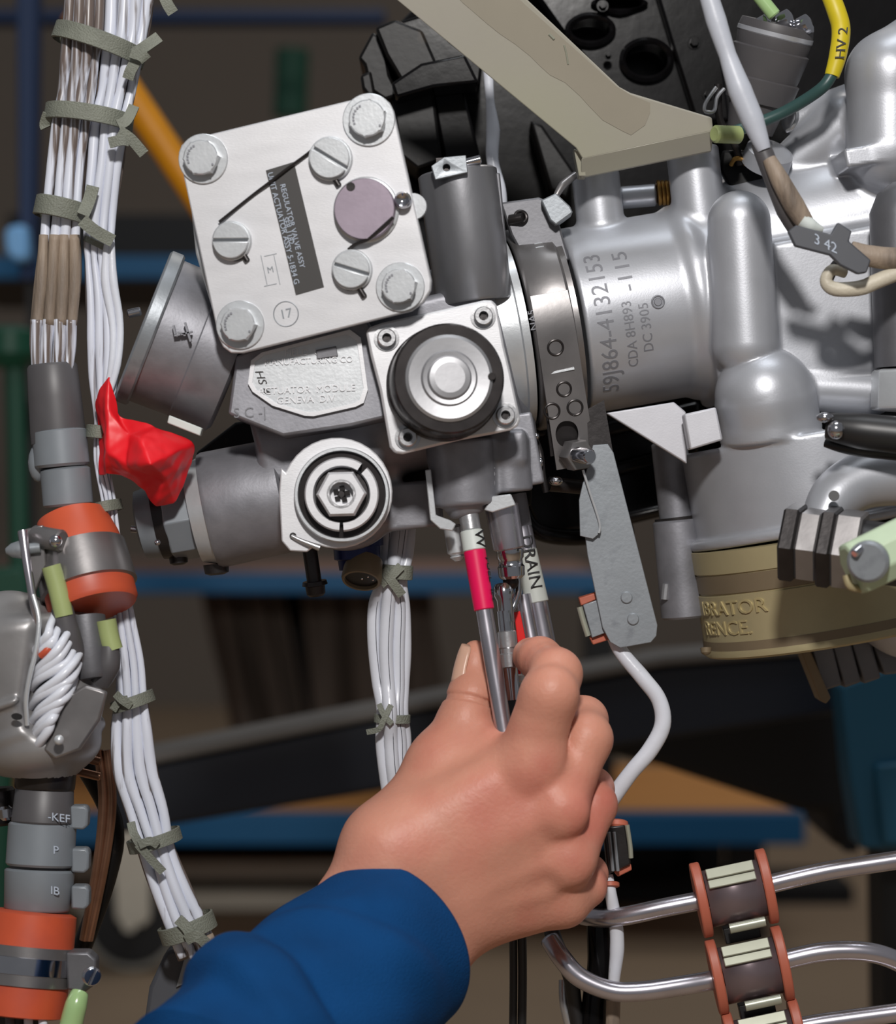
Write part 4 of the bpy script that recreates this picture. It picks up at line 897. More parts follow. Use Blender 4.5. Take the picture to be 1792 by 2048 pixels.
# ================================================================== HEX PIPE FITTING, lower right
hc = W(1650, 1092, -44); ha = V(0.92, -0.30, -0.12)
t = thing('hex_coupling', 'dark and silver striped hex coupling with pale green tip, before the tan ring', 'coupling', hc)
def HL(t0, t1, r, m, nm, n=6, ph=0.25, ch=0.0008, lab=None):
    obj(nm, MB().lathe(hc, ha, [(t0, r-ch), (t0+ch, r), (t1-ch, r), (t1, r-ch)], n, phase=ph), m, t, ang=30)
r_ = L(86, -44)
HL(-0.014, -0.0085, r_*0.98, 'dark_metal', 'hex_nut'); HL(-0.0085, -0.001, r_*0.9, 'band', 'hex_nut', ph=0.25)
HL(-0.001, 0.004, r_*1.02, 'dark_metal', 'hex_nut'); HL(0.004, 0.013, r_*0.98, 'band', 'hex_nut')
HL(0.012, 0.030, r_*0.72, 'black_rubber', 'hose_end', n=40)
s1 = W(1660, 960, -30)
obj('elbow_pipe', MB().tube([W(1640, 1060, -34), W(1668, 1000, -30), W(1722, 962, -26), W(1800, 950, -24), W(1880, 950, -24)], [L(40, -30), L(52, -30), L(58, -30), L(62, -30), L(62, -30)], n=32), 'cast', t)
obj('vent_hole', MB().lathe(W(1668, 992, -46), V(-0.3, -1, 0.3), [(0, L(11, -46)), (0.0004, L(11, -46))], 20), 'black_rubber', t)
g = MB(); c_ = W(1745, 1120, -78); d_ = (W(1850, 1070, -74)-c_).normalized()
obj('green_plug', MB().lathe(c_-d_*0.008, d_, [(0, 0.0085), (0.001, 0.0095), (0.032, 0.0100), (0.033, 0.009)], 8, phase=0.3), 'mint', t, bevel=0.8)
obj('plug_face', MB().lathe(W(1738, 1122, -86), V(-0.35, -1, -0.1), [(0, L(42, -84)), (0.002, L(42, -84)), (0.003, L(36, -84))], 32), 'bracket_steel', t)
obj('plug_pin', MB().rod(W(1708, 1108, -90), W(1722, 1096, -88), L(9, -88), n=16, ch=0.0004), 'chrome', t)
obj('plug_clip', MB().tube([W(1692, 1150, -80), W(1700, 1172, -80), W(1722, 1178, -78)], L(8, -80)), 'brass', t)
# black hose with bright end
t = thing('black_hose', 'black rubber hose with a bright metal end coming in at the right edge', 'hose', W(1720, 862, -45))
obj('hose', MB().tube([W(1655, 852, -42), W(1720, 862, -45), W(1830, 874, -48), W(1900, 880, -50)], [L(26, -45), L(36, -45), L(38, -45), L(38, -45)], n=28), 'black_rubber', t)
obj('lower_wrap', MB().tube([W(1650, 886, -36), W(1720, 900, -40), W(1900, 915, -44)], [L(8), L(13), L(16)], n=20), 'black_rubber', t)
obj('metal_end', MB().ball(W(1650, 835, -48), L(15, -48), 16, (1.2, 1, 0.7)).ball(W(1672, 860, -52), L(17, -52), 16, (1, 1, 1.1)), 'chrome', t)
# big nut and dark cylinder at the right edge
t = thing('edge_valve', 'dark cylinder with a big bright nut cut off by the right edge', 'valve', W(1800, 650, -10))
obj('barrel', MB().lathe(W(1812, 735, -10), V(-0.02, 0, 1), [(0, L(62)), (0.055, L(66)), (0.062, L(50)), (0.066, L(20))], 48), 'dark_cast', t)
obj('nut', MB().lathe(W(1812, 822, -10), V(0.03, 0, 1), [(0, L(66)), (0.0008, L(70)), (0.0135, L(70)), (0.0145, L(62))], 10, phase=0.2), 'light_steel', t, bevel=0.5)
obj('cap', MB().lathe(W(1795, 470, -8), V(-0.02, -0.1, 1), [(-0.01, L(46)), (0.006, L(44)), (0.014, L(24)), (0.016, 0)], 40), 'dark_cast', t)

# ================================================================== V-BAND CLAMP
t = thing('band_clamp', 'dark steel band clamp round the barrel, with stamped circles and a nut at its foot', 'clamp', oB-aB*0.015)
tB = lambda x, y: hit_barrel(x, y, rB+0.0018)[0]
c0 = tB(1062, 640); c1 = tB(1160, 628)
oo = oB; r0 = rB
obj('band', MB().lathe(oo, aB, [(c0, r0+0.0002), (c0+0.0003, r0+0.0018), (c0+0.0016, r0+0.0028), (c1-0.0034, r0+0.0028), (c1-0.0022, r0+0.0014), (c1-0.0002, r0+0.0016), (c1, r0+0.0002)], 120, cap=False), 'band', t)
obj('left_flange', MB().lathe(oo, aB, [(c0-0.0125, r0-0.006), (c0-0.012, r0-0.0018), (c0-0.004, r0-0.0012), (c0-0.0036, r0+0.0006), (c0-0.0008, r0+0.0006), (c0-0.0005, r0-0.004)], 120), 'light_steel', t)
obj('left_neck', MB().lathe(oo, aB, [(c0-0.03, r0-0.007), (c0-0.012, r0-0.006)], 100), 'cast_rough', t)
rs = r0+0.0033; phT = math.radians(-10)
P0 = barrel_at(0, phT, rs)-oB; dT = (e1B*math.sin(-phT)*-1*-1+e2B*-math.cos(phT)).normalized()
dT = (e1B*math.sin(phT)-e2B*math.cos(phT)).normalized(); nT = (e1B*math.cos(phT)+e2B*math.sin(phT)).normalized()
sec = [barrel_at(0, math.radians(a_), rs)-oB for a_ in range(14, -10, -4)]+[P0+dT*0.0478*k/6 for k in range(7)]
g = MB(); vs = []; fs = []; x0_, x1_ = c0+0.0012, c1-0.003
for k, p in enumerate(sec):
    sh = 0.0006*k/len(sec)
    vs += [oB+p+aB*(x0_-sh), oB+p+aB*(x1_+sh), oB+p+aB*(x1_+sh)-nT*0.0014, oB+p+aB*(x0_-sh)-nT*0.0014]
for k in range(len(sec)-1):
    for j in range(4): fs.append([4*k+j, 4*k+(j+1) % 4, 4*k+4+(j+1) % 4, 4*k+4+j])
fs += [[3, 2, 1, 0], [4*(len(sec)-1)+j for j in range(4)]]
st = obj('strap_end', g.add(vs, fs), 'band', t)
def SP(x, y): return onplane(x, y, oB+P0, nT)
th = [2*math.pi*i/30 for i in range(30)]; c_ = SP(1134, 868)
cut(st, MB().poly([c_+Vector((L(23)*math.copysign(abs(math.cos(q))**0.8, math.cos(q)), -0.01, L(26)*math.sin(q))) for q in th], Vector((0, 0.03, 0))))
obj('strap_backing', MB().poly([SP(x, y)-nT*0.003 for x, y in [(1096, 830), (1176, 815), (1178, 905), (1104, 915)]], -nT*0.002), 'dark_metal', t)
for (x, y, r) in ((1111, 695, 15), (1128, 778, 14), (1150, 815, 15), (1104, 822, 15)):
    obj('stamped_circle', MB().torus(SP(x, y)+nT*0.0001, nT, L(r), 0.00042), 'dark_metal', t)
p = SP(1122, 742)
obj('stamped_bar', MB().box(p, V(1, 0, 0.2)*L(27), V(0, -1, 0)*0.0003, V(-0.2, 0, 1)*L(2.2)), 'light_steel', t)
def band_text(s, size, px, py, m):
    ax, ph, p = hit_barrel(px, py, r0+0.0029)
    obj('stamped_text', text_on(MB(), s, size, 0.0001, lambda u, v, h: barrel_at(ax-v, ph+u/r0, r0+0.0029+h)), m, t, smooth=False)
band_text('NA5', 0.0036, 1066, 640, 'groove'); band_text('XV', 0.0042, 1082, 655, 'dark_metal'); band_text('117-T', 0.0044, 1075, 480, 'light_steel'); band_text('SMK', 0.004, 1046, 478, 'light_steel')
obj('top_lug', MB().pxpoly([(1000, 405), (1078, 394), (1096, 402), (1120, 452), (1140, 520), (1060, 540), (1022, 470)], 10, 8), 'dark_cast', t, bevel=0.8)
obj('lug_tube', MB().tube([W(1046, 436, 8), W(1020, 440, 10)], L(11)).torus(W(1042, 434, 9), V(0.3, -1, 0.2), L(12), 0.0007), 'dark_metal', t)
obj('top_wedge', MB().pxpoly([(1082, 400), (1112, 386), (1140, 412), (1146, 425), (1112, 450), (1100, 440)], 4, 12), 'bracket_steel', t, bevel=0.5)
obj('top_link', MB().tube([W(1112, 392, 14), W(1126, 370, 16), W(1150, 350, 20)], [L(6), L(9), L(8)]), 'band', t)
nC = V(0.45, -1, -0.1); c_ = W(1146, 908, 0)
t2 = hex_bolt(t, c_+Vector((0, 0.004, 0)), nC, L(33), 0.0065, 'band', 0, name='clamp_nut')
obj('threaded_stud', MB().lathe(c_, nC, [(0, L(16)), (0.0125, L(16)), (0.0135, L(12)), (0.0135, 0)], 24), 'chrome', t)
obj('side_link', MB().tube([W(1068, 870, 12), W(1080, 905, 8), W(1085, 950, 6), W(1092, 985, 6)], [L(5), L(7), L(7), L(6)]), 'dark_metal', t)
obj('side_pin', MB().ball(W(1073, 872, 4), L(7), 12).ball(W(1081, 925, 2), L(8), 12, (0.8, 1, 1.4)).ball(W(1112, 962, 6), L(12), 12, (1.3, 1, 0.8)), 'chrome', t)
obj('t_bolt', MB().rod(W(1098, 968, 14), W(1175, 975, 18), L(15), n=20), 'dark_metal', t)

# ================================================================== FLAT BRACKET WITH RIVETS
t = thing('riveted_bracket', 'flat grey metal bracket strip with two rivets hanging below the clamp', 'bracket', W(1230, 1080, 0))
obj('dark_stem', MB().pxpoly([(1172, 820), (1208, 800), (1226, 905), (1180, 905)], 3, 2), 'dark_metal', t)
obj('strip', MB().pxpoly([(1186, 890), (1216, 888), (1227, 905), (1315, 1250), (1313, 1272), (1302, 1285), (1240, 1296), (1220, 1284), (1205, 1255), (1175, 1110), (1160, 990), (1168, 960)], 0, 1.8), 'bracket_steel', t, bevel=0.25)
obj('folded_flap', MB().pxpoly([(1166, 965), (1172, 958), (1200, 1045), (1198, 1068), (1186, 1078), (1160, 1072), (1158, 1000)], -2.2, 1.2), 'bracket_steel', t, bevel=0.2)
obj('flap_edge', MB().tube([W(1166, 940, -4), W(1180, 985, -3.6), W(1199, 1045, -3), W(1198, 1066, -3)], L(2.6), n=8), 'light_steel', t)
for x, y in ((1253, 1195), (1266, 1238)): obj('rivet', MB().lathe(W(x, y, 0), V(0, -1, 0), [(0, L(12)), (0.0004, L(12)), (0.0007, L(10)), (0.0007, 0)], 28), 'bracket_steel', t)
t = thing('cushion_clip', 'small spring clip with brick red cushion under the foot of the riveted bracket', 'clip', W(1195, 1235, 6))
obj('cushion', MB().pxpoly([(1158, 1196), (1196, 1184), (1200, 1196), (1162, 1212)], 4, 9), 'clip_red', t, bevel=0.4)
obj('cushion', MB().pxpoly([(1180, 1276), (1218, 1264), (1224, 1278), (1186, 1290)], 4, 9), 'clip_red', t, bevel=0.4)
obj('clip_plate', MB().pxpoly([(1166, 1210), (1199, 1198), (1216, 1264), (1184, 1276)], 2, 2), 'bracket_steel', t, bevel=0.3)
obj('rolled_edge', MB().tube([W(1159, 1214, 0), W(1166, 1240, 0), W(1176, 1272, 0)], L(6), n=14), 'clip_tab', t)
# white cable from the bracket down behind the hand
t = thing('bent_white_cable', 'single white braided cable bending out below the riveted bracket to the hand', 'cable', W(1300, 1420, 4))
obj('cable', MB().tube([W(1215, 1240, 7), W(1240, 1300, 6), W(1285, 1355, 4), W(1318, 1400, 4), W(1325, 1450, 4), W(1300, 1500, 4), W(1262, 1545, 4), W(1222, 1600, 6), W(1180, 1660, 10)], [L(14), L(15), L(16), L(16), L(17), L(17), L(16), L(17), L(15)], n=18), 'wire_clean', t)
t = thing('lower_cable', 'white cable running down below the dark clip right of the little finger', 'cable', W(1225, 1900, 4))
obj('cable', MB().tube([W(1216, 1750, 5), W(1222, 1790, 4), W(1232, 1850, 6), W(1234, 1900, 7), W(1228, 1960, 8), W(1226, 2010, 8), W(1224, 2100, 8)], [L(10), L(12), L(14), L(15), L(12), L(13), L(13)], n=16), 'wire_clean', t)
obj('brown_end', MB().tube([W(1227, 1985, 7.6), W(1226, 2030, 7.6), W(1224, 2110, 7.6)], L(14.5), n=16), 'brown_sleeve', t)
t = thing('dark_cable_clip', 'dark ribbed cable clip with orange cushions right of the ring finger', 'clip', W(1232, 1700, 4))
obj('cushion', MB().lathe(W(1234, 1640, 5), V(-0.04, -0.3, -1), [(0, L(16)), (L(3), L(22)), (L(12), L(24)), (L(16), L(22))], 28), 'clip_red', t)
obj('clip_body', MB().pxpoly([(1206, 1655), (1250, 1650), (1262, 1728), (1216, 1750)], 0, 8), 'dark_metal', t, bevel=0.6)
for x in (1218, 1228): obj('clip_rib', MB().tube([W(x, 1664, -1), W(x+8, 1742, -1)], L(3.5), n=8), 'bracket_steel', t)
obj('rolled_edge', MB().tube([W(1254, 1650, 0), W(1260, 1690, 0), W(1262, 1716, 0)], L(5), n=10), 'clip_tab', t)
obj('cushion', MB().pxpoly([(1226, 1742), (1262, 1728), (1264, 1740), (1236, 1754)], 2, 8), 'clip_red', t, bevel=0.4)
obj('cushion', MB().lathe(W(1220, 1764, 5), V(0, -0.3, -1), [(0, L(16)), (L(2), L(19)), (L(9), L(19)), (L(11), L(15))], 28), 'clip_red', t)
# black hoses below the hand
o = obj('lower_black_hose', MB().tube([W(1205, 1770, 14), W(1198, 1850, 14), W(1200, 1930, 14), W(1190, 2000, 14), W(1184, 2110, 14)], [L(22), L(25), L(26), L(26), L(28)], n=24), 'black_gloss'); tag(o, 'thick glossy black hose beside the white cable at the bottom', 'hose')
o = obj('thin_black_hose', MB().tube([W(1100, 1850, 20), W(1112, 1890, 16), W(1140, 1950, 14), W(1150, 2010, 14), W(1168, 2110, 14)], [L(16), L(17), L(16), L(15), L(15)], n=20), 'black_rubber'); tag(o, 'black hose curling down behind the steel pipe below the palm', 'hose')
for i, (x, lb) in enumerate(((1026, 'left one of two slim dark hoses hanging below the palm'), (1044, 'right one of two slim dark hoses hanging below the palm'))):
    o = obj('slim_hose', MB().tube([W(x, 1860, 24), W(x+1, 1960, 24), W(x-1, 2110, 24)], L(8 if i == 0 else 9, 24), n=14), 'black_rubber'); tag(o, lb, 'hose')
o = obj('pale_hose', MB().tube([W(1128, 1960, 20), W(1130, 2010, 18), W(1146, 2080, 18), (W(1150, 2140, 18))], L(11), n=16), 'satin'); tag(o, 'short grey hose end at the bottom left of the thick black hose', 'hose')

# ================================================================== STEEL PIPES AND CLIPS, lower right
def pipe(pts, r, label):
    o = obj('steel_pipe', MB().tube([W(x, y, d) for x, y, d in pts], L(r), n=28), 'steel_pipe', ang=None); return tag(o, label, 'pipe')
pipe([(1100, 1800, 34), (1150, 1826, 22), (1200, 1836, 8), (1250, 1832, 2), (1330, 1815, 0), (1430, 1795, 0), (1520, 1773, 0), (1640, 1745, 0), (1730, 1730, 0), (1850, 1712, 0)], 19, 'uppermost of three bent steel pipes at the lower right')
pipe([(1100, 1880, 6), (1125, 1918, 0), (1160, 1955, -2), (1220, 1981, -3), (1280, 1983, -3), (1360, 1972, -2), (1450, 1955, 0), (1580, 1918, 0), (1660, 1903, 0), (1740, 1905, 0), (1800, 1925, 2), (1850, 1960, 6)], 20, 'middle of three bent steel pipes at the lower right, crossing the white cable')
pipe([(1440, 2090, 0), (1530, 2070, 0), (1620, 2050, 0), (1700, 2038, 0), (1850, 2018, 0)], 19, 'lowest steel pipe, at the bottom right corner')
def clip(cx_, cy_, label, r=76, wdt=62, cut_=False):
    o = W(cx_, cy_, 0); a = V(0.965, 0.02, 0.20); t = thing('pipe_clip', label, 'clip', o, 'pipe clips stacked at the lower right')
    up_ = a.cross(Vector((0, -1, 0)))
    if up_.z < 0: up_ = -up_
    w2 = L(wdt); fr = Vector((0, -1, 0))
    for s_ in (-1, 1):
        c = o+a*w2*s_*0.92
        x, y, z = frame(a); vs = []
        g = MB(); ring = []
        for k in range(40):
            q = 2*math.pi*k/40; ring.append(c+up_*math.cos(q)*L(r)+fr*math.sin(q)*L(46))
        g.poly(ring, a*L(20)*s_); obj('cushion', g, 'clip_red', t, bevel=0.6)
    g = MB(); ring = []
    for k in range(33):
        q = math.pi*(0.04+0.92*k/32); ring.append(o-a*w2*0.9+up_*math.cos(q)*L(r*0.74)+fr*math.sin(q)*L(43))
    g2 = ring; n_ = len(g2); vs = []; fs = []
    for p in g2: vs += [p, p+a*w2*1.8]
    for k in range(n_-1): fs.append([2*k, 2*k+1, 2*k+3, 2*k+2])
    b = obj('metal_band', g.add(vs, fs), 'clip_metal', t, ang=None); md = b.modifiers.new('s', 'SOLIDIFY'); md.thickness = 0.0008; md.offset = 0
    for s_, yy in ((1, 0.70), (1, 0.44)):
        p = o+up_*L(r*yy*1.0)+fr*L(44 if yy < 0.5 else 38); q = MB()
        q.box(p+a*L(-2), a*L(48), (up_*0.8+fr*-0.5).normalized()*L(11 if yy > 0.5 else 9), (fr*0.8+up_*0.5).normalized()*0.0005); obj('hinge_tab', q, 'clip_tab', t, bevel=0.3)
    p = o-up_*L(r*0.80)+fr*L(40); obj('lip_tab', MB().tube([p-a*L(36)+a*L(10), p+a*L(10), p+a*L(46)], L(10), n=14, squash=0.8), 'clip_tab', t)
    obj('spacer', MB().box(o-up_*L(r*1.08)+Vector((0, 0.003, 0)), a*L(36), up_*L(16), Vector((0, 0.003, 0))), 'black_rubber', t, bevel=0.4)
    return t
clip(1468, 1786, 'uppermost clip with orange-red cushions, on the top steel pipe')
clip(1499, 1940, 'second clip with orange-red cushions, on the middle steel pipe')
clip(1532, 2085, 'lowest clip, cut off by the bottom edge, on the lowest steel pipe')
# ================================================================== BEIGE BRACKET
nG = V(0.10, -1, -0.32); oG = W(1200, 220, -6)
def PG(x, y, h=0): return onplane(x, y, oG, nG)+nG*h/1000
t = thing('beige_bracket', 'broad beige painted bracket arm crossing the top centre and ending over the stubs', 'bracket', oG)
arm = [(770, -20), (1034, -20), (1240, 175), (1262, 186), (1423, 234), (1426, 262), (1426, 297), (1152, 330), (1150, 298)]
arm = [(770, -20), (1034, -20), (1240, 175), (1262, 187), (1424, 236), (1427, 262), (1165, 318), (1152, 296)]
obj('arm_plate', MB().poly([PG(x, y) for x, y in arm], -nG*0.0022), 'beige', t, bevel=0.4)
front = [(1163, 316), (1427, 260), (1426, 296), (1160, 350)]
e = PG(1163, 316, 0.1); f = PG(1427, 260, 0.1); dn = V(0, 0.55, -1)
lip = MB(); vs = [e, f, f+Vector((0.0, 0.0065, -L(37))), e+Vector((0, 0.0065, -L(35)))]
lip.poly(vs, Vector((0, 0.0022, 0))); obj('folded_lip', lip, 'beige', t, bevel=0.4)
st = []
for (x, y) in [(905, -18), (925, 5), (952, 28), (975, 48), (1000, 68), (1030, 88), (1060, 112), (1080, 132), (1100, 150), (1130, 165), (1160, 192), (1178, 212), (1205, 240), (1245, 262), (1262, 270), (1290, 250), (1300, 225), (1300, 205), (1262, 190), (1232, 172), (1020, -18)]: st.append(PG(x, y, 0.18))
obj('resin_patch', MB().poly(st, -nG*0.0002), 'beige_stain', t)
obj('scratch_mark', MB().tube([PG(1128, 90, 0.2), PG(1132, 105, 0.2), PG(1136, 128, 0.2)], L(2), n=6).tube([PG(1098, 68, 0.2), PG(1108, 78, 0.2)], L(3), n=6), 'clip_tab', t)
obj('rear_strut', MB().poly([PG(x, y, -3) for x, y in [(1150, 300), (1160, 355), (1175, 355), (1170, 310)]], Vector((0, 0.01, 0))), 'beige', t, bevel=0.3)

# ================================================================== UPPER RIGHT CONNECTOR AND CABLES
a = (W(1560, 30, 20)-W(1500, 260, 30)).normalized(); o = W(1500, 262, 30)
t = thing('sensor_connector', 'stepped dark grey cylindrical connector behind the white cable, top right', 'connector', o)
k = lambda r: L(r, 25)
hL = lambda y: (262-y)*S*1.03
prof = [(0, k(46)), (hL(205), k(58)), (hL(203), k(66)), (hL(158), k(74)), (hL(155), k(68)), (hL(148), k(70)), (hL(98), k(78)), (hL(95), k(72)), (hL(85), k(74)), (hL(60), k(76)), (hL(45), k(73)), (hL(44), k(50))]
obj('shell', MB().lathe(o, a, prof, 64), 'grey_sleeve', t)
obj('rim', MB().lathe(o+a*hL(75), a, [(0, k(72)), (0.001, k(77)), (0.0025, k(77)), (0.003, k(70))], 64, cap=False), 'cast', t)
for dx, dy in ((-42, 6), (2, -4), (40, 6)): obj('contact', MB().lathe(o+a*hL(55)+Vector((L(dx), -0.006, L(-dy))), V(0.7, -0.5, 0.3), [(0, k(17)), (0.001, k(20)), (0.0045, k(20)), (0.005, k(14))], 20), 'chrome', t)
obj('green_plug', MB().rod(W(1508, -20, 10), W(1550, 32, 10), L(14), n=20, ch=0.0005), 'green_nub' if False else 'pale_green', t)
obj('yoke', MB().tube([W(1432, 175, 14), W(1412, 205, 12), W(1410, 222, 12), W(1428, 222, 12), W(1434, 195, 14), W(1448, 178, 16)], L(4), n=8), 'satin', t)
obj('lock_wire', MB().tube([W(1594, 222, 14), W(1594, 238, 12), W(1584, 256, 12), W(1574, 262, 14)], L(4), n=8), 'satin', t)
obj('clip_bar', MB().tube([W(1436, 168, 20), W(1440, 240, 22), W(1470, 290, 24), W(1480, 330, 26)], L(8), n=12), 'dark_metal', t)
obj('collar_boss', MB().lathe(W(1530, 330, 26), V(0.25, -0.6, 0.8), [(0, k(50)), (0.006, k(48)), (0.007, k(38))], 32), 'cast', t)
obj('dark_socket', MB().pxpoly([(1445, 300), (1500, 300), (1545, 330), (1520, 372), (1462, 378), (1440, 340)], 30, 4), 'black_matt', t, bevel=1)
obj('copper_rivet', MB().tube([W(1462, 330, 26), W(1470, 318, 24), W(1484, 318, 24), (W(1490, 328, 26))], L(5), n=8), 'gold', t)
t = thing('yellow_marked_cable', 'dark green cable with a long yellow marker sleeve curving down at the top right', 'cable', W(1680, 80, 0))
obj('yellow_sleeve', MB().tube([W(1652, -30, 0), W(1672, 20, -2), W(1682, 60, -2), (W(1676, 110, -2)), W(1664, 152, -2)], [L(18), L(19), L(19), L(18), L(15)], n=20), 'yellow', t)
obj('sleeve_print', text_on(MB(), 'HV 2', 0.0055, 0.0001, lambda u, v, h: W(1684, 86, -5.6)+Vector((-v*0.9+u*0.12, -h, u))), 'ink', t, smooth=False)
obj('green_cable', MB().tube([W(1666, 145, -2), W(1648, 172, -2), W(1610, 200, 2), W(1560, 228, 6), W(1500, 252, 8), W(1452, 268, 6)], L(12), n=16), 'green_cable', t)
o = obj('green_nub', MB().rod(W(1428, 268, -2), W(1480, 270, 4), L(18), n=24, ch=0.0008), 'green_nub'); tag(o, 'pale olive plug sticking out of the right end of the beige bracket', 'plug')
# pale cable in front
t = thing('pale_grey_cable', 'pale grey cable running from the top edge down to the slate tag, upper right', 'cable', W(1480, 150, -40))
obj('jacket', MB().tube([W(1408, -40, -44), W(1432, 40, -44), W(1455, 110, -44), W(1480, 180, -44), W(1505, 240, -44), W(1528, 300, -44)], [L(17), L(20), L(17), L(23), L(22), L(13)], n=20), 'grey_jacket', t)
obj('dark_core', MB().tube([W(1520, 285, -42), W(1545, 350, -42), W(1575, 420, -40), (W(1600, 470, -38))], [L(18), L(19), L(22), L(16)], n=18), 'grey_sleeve', t)
obj('brown_braid', MB().tube([W(1538, 318, -45), W(1560, 360, -46), W(1588, 410, -45), W(1612, 448, -44)], [L(13), L(18), L(20), L(17)], n=18), 'brown_sleeve', t)
obj('white_fray', MB().tube([W(1604, 440, -45), W(1622, 452, -45), W(1645, 460, -44)], [L(16), L(14), L(5)], n=14), 'white_sleeve', t)
t = thing('cable_loop', 'beige and white cable loop passing under the slate tag at the right edge', 'cable', W(1700, 560, -38))
obj('brown_run', MB().tube([W(1700, 496, -40), W(1740, 512, -40), W(1800, 518, -40), W(1880, 516, -40)], [L(14), L(21), L(22), L(22)], n=18), 'brown_sleeve', t)
obj('white_loop', MB().tube([W(1690, 546, -38), W(1664, 540, -40), W(1652, 562, -40), W(1670, 578, -40), W(1720, 576, -40), W(1760, 560, -40), W(1860, 520, -38)], [L(10), L(11), L(12), L(14), L(15), L(15), L(15)], n=18), 'cream', t)
obj('dark_band', MB().tube([W(1650, 575, -34), W(1672, 530, -36), W(1700, 524, -36)], L(10), n=14), 'grey_sleeve', t)
g = MB().pxpoly([(1576, 462), (1592, 450), (1662, 468), (1676, 444), (1704, 462), (1698, 482), (1742, 520), (1734, 545), (1716, 548), (1680, 530), (1660, 510), (1590, 492)], -52, 3)
o = obj('slate_tag', g, 'grey_tag', bevel=0.5); tag(o, 'slate grey plastic tag clipped on the cable, upper right', 'tag')
g = text_on(MB(), '3 42', 0.0050, 0.0001, lambda u, v, h: W(1651, 488, -52.2)+Vector((u*0.9, -h, v-u*0.42))); obj('tag_print', g, 'label_text', o, smooth=False)
# ================================================================== BIG LEFT WIRE LOOM
T = thing('wire_loom', 'thick loom of white wires running the full height at the left, tied with grey tape', 'wire loom', W(150, 1000, -5))
def wires(table, n, mm0, dep, m, rpx, seed, nm='wire', par=T, rows=2, wob=3.0):
    r = random.Random(seed)
    for row in range(rows):
        nn = n if row == 0 else n-1
        for i in range(nn):
            u0 = -1+2*(i+0.5)/nn; jit = r.uniform(-0.05, 0.05); pts = []; rad = []
            ph = r.uniform(0, 6)
            for j, (y, xl, xr) in enumerate(table):
                u = u0+jit*math.sin(j*1.7+ph); hw = (xr-xl)/2; rr = hw/nn*(0.90 if row == 0 else 1.1)*r.uniform(0.9, 1.14)
                dz = (-1 if row == 0 else 1)*math.sqrt(max(0, 1-u*u))*dep*(1 if row == 0 else 0.3)
                x = (xl+xr)/2+u*(hw-rr*0.6)+r.uniform(-wob, wob)*0.5
                pts.append(W(x, y+r.uniform(-4, 4)*(0 if j in (0, len(table)-1) else 1), mm0+dz+r.uniform(-0.6, 0.6))); rad.append(L(rr, mm0))
            obj(nm, MB().tube(pts, rad, n=12, sub=5), 'wire_dirty_shaded' if (row and m == 'wire') else m, par, ang=None)
up = [(-40, 126, 216), (60, 120, 212), (120, 116, 206), (180, 110, 196), (240, 100, 186), (330, 90, 176), (420, 80, 168), (484, 72, 166)]
wires(up, 4, -9, 7, 'wire', 16, 1)
lf = [(470, 74, 165), (560, 64, 168), (650, 56, 160)]; wires(lf, 4, -12, 5, 'brown_sleeve', 16, 2, nm='braided_wire')
wires([(640, 56, 160), (690, 52, 158), (740, 58, 150)], 4, -12, 5, 'wire', 14, 3)
rt = [(-40, 206, 320), (60, 202, 306), (120, 196, 290), (180, 188, 276), (240, 178, 264), (330, 168, 252), (420, 160, 240), (480, 164, 230), (520, 168, 222), (600, 168, 238), (680, 168, 250), (760, 175, 240), (840, 186, 224), (920, 186, 220), (1000, 200, 232), (1060, 208, 240), (1150, 216, 256), (1230, 222, 272), (1320, 226, 290), (1400, 226, 300), (1460, 216, 310), (1540, 216, 322), (1620, 246, 340), (1700, 272, 356), (1780, 296, 388), (1850, 322, 420), (1915, 350, 448)]
wires(rt, 4, -8, 5, 'wire', 15, 4)
wires([(470, 205, 232), (560, 200, 240), (650, 215, 250), (730, 215, 246), (800, 200, 222)], 2, -12, 3, 'wire_clean', 14, 9, rows=1)
wires([(1870, 385, 430), (1925, 402, 456)], 2, -12, 2, 'brown_sleeve', 14, 6, rows=1, nm='braided_wire')
def tie(x0, y0, x1, y1, wpx, mm0, dep, tails=(), dbl=False, par=T):
    a_ = W(x0, y0, mm0); b_ = W(x1, y1, mm0); c_ = (a_+b_)/2; U = (b_-a_)/2; Wd = V(-U.z, 0, U.x)*1.0
    g = MB(); strip_ring(g, c_, U, Vector((0, -dep/1000, 0)), Wd, L(wpx), 0.0007)
    if dbl: strip_ring(g, c_-Wd*L(wpx*0.75)*(1 if Wd.z > 0 else -1), U*0.99, Vector((0, -dep/1000*1.02, 0)), (Wd+U.normalized()*0.12).normalized(), L(wpx*0.7), 0.0009)
    for tl in tails: ribbon(g, [W(*p) for p in tl], L(wpx*0.62), 0.0009)
    return obj('lacing_tie', g, 'tie', par, ang=30)
fr_ = -20
tie(112, 60, 286, 120, 36, -8, 15, [[(322, -25, -18), (334, 6, -18), (346, 26, -17)], [(268, 108, -23), (292, 92, -23), (318, 74, -21)], [(275, 118, -21), (262, 140, -21), (256, 158, -20)], [(262, 104, -24), (284, 112, -24), (292, 120, -23)]])
tie(94, 224, 262, 248, 34, -8, 15, [[(236, 250, -23), (254, 240, -22), (268, 212, -20)], [(238, 262, -23), (262, 278, -22), (288, 308, -20)], [(218, 286, -23), (244, 280, -23), (258, 282, -22)], [(96, 228, -15), (90, 248, -13), (92, 256, -13)]])
tie(74, 410, 176, 432, 40, -10, 12.5, [[(166, 430, -21), (178, 402, -20), (186, 372, -20)], [(164, 440, -23), (190, 462, -22), (226, 482, -20)]], dbl=False)
tie(172, 478, 216, 500, 12, -10, 6)
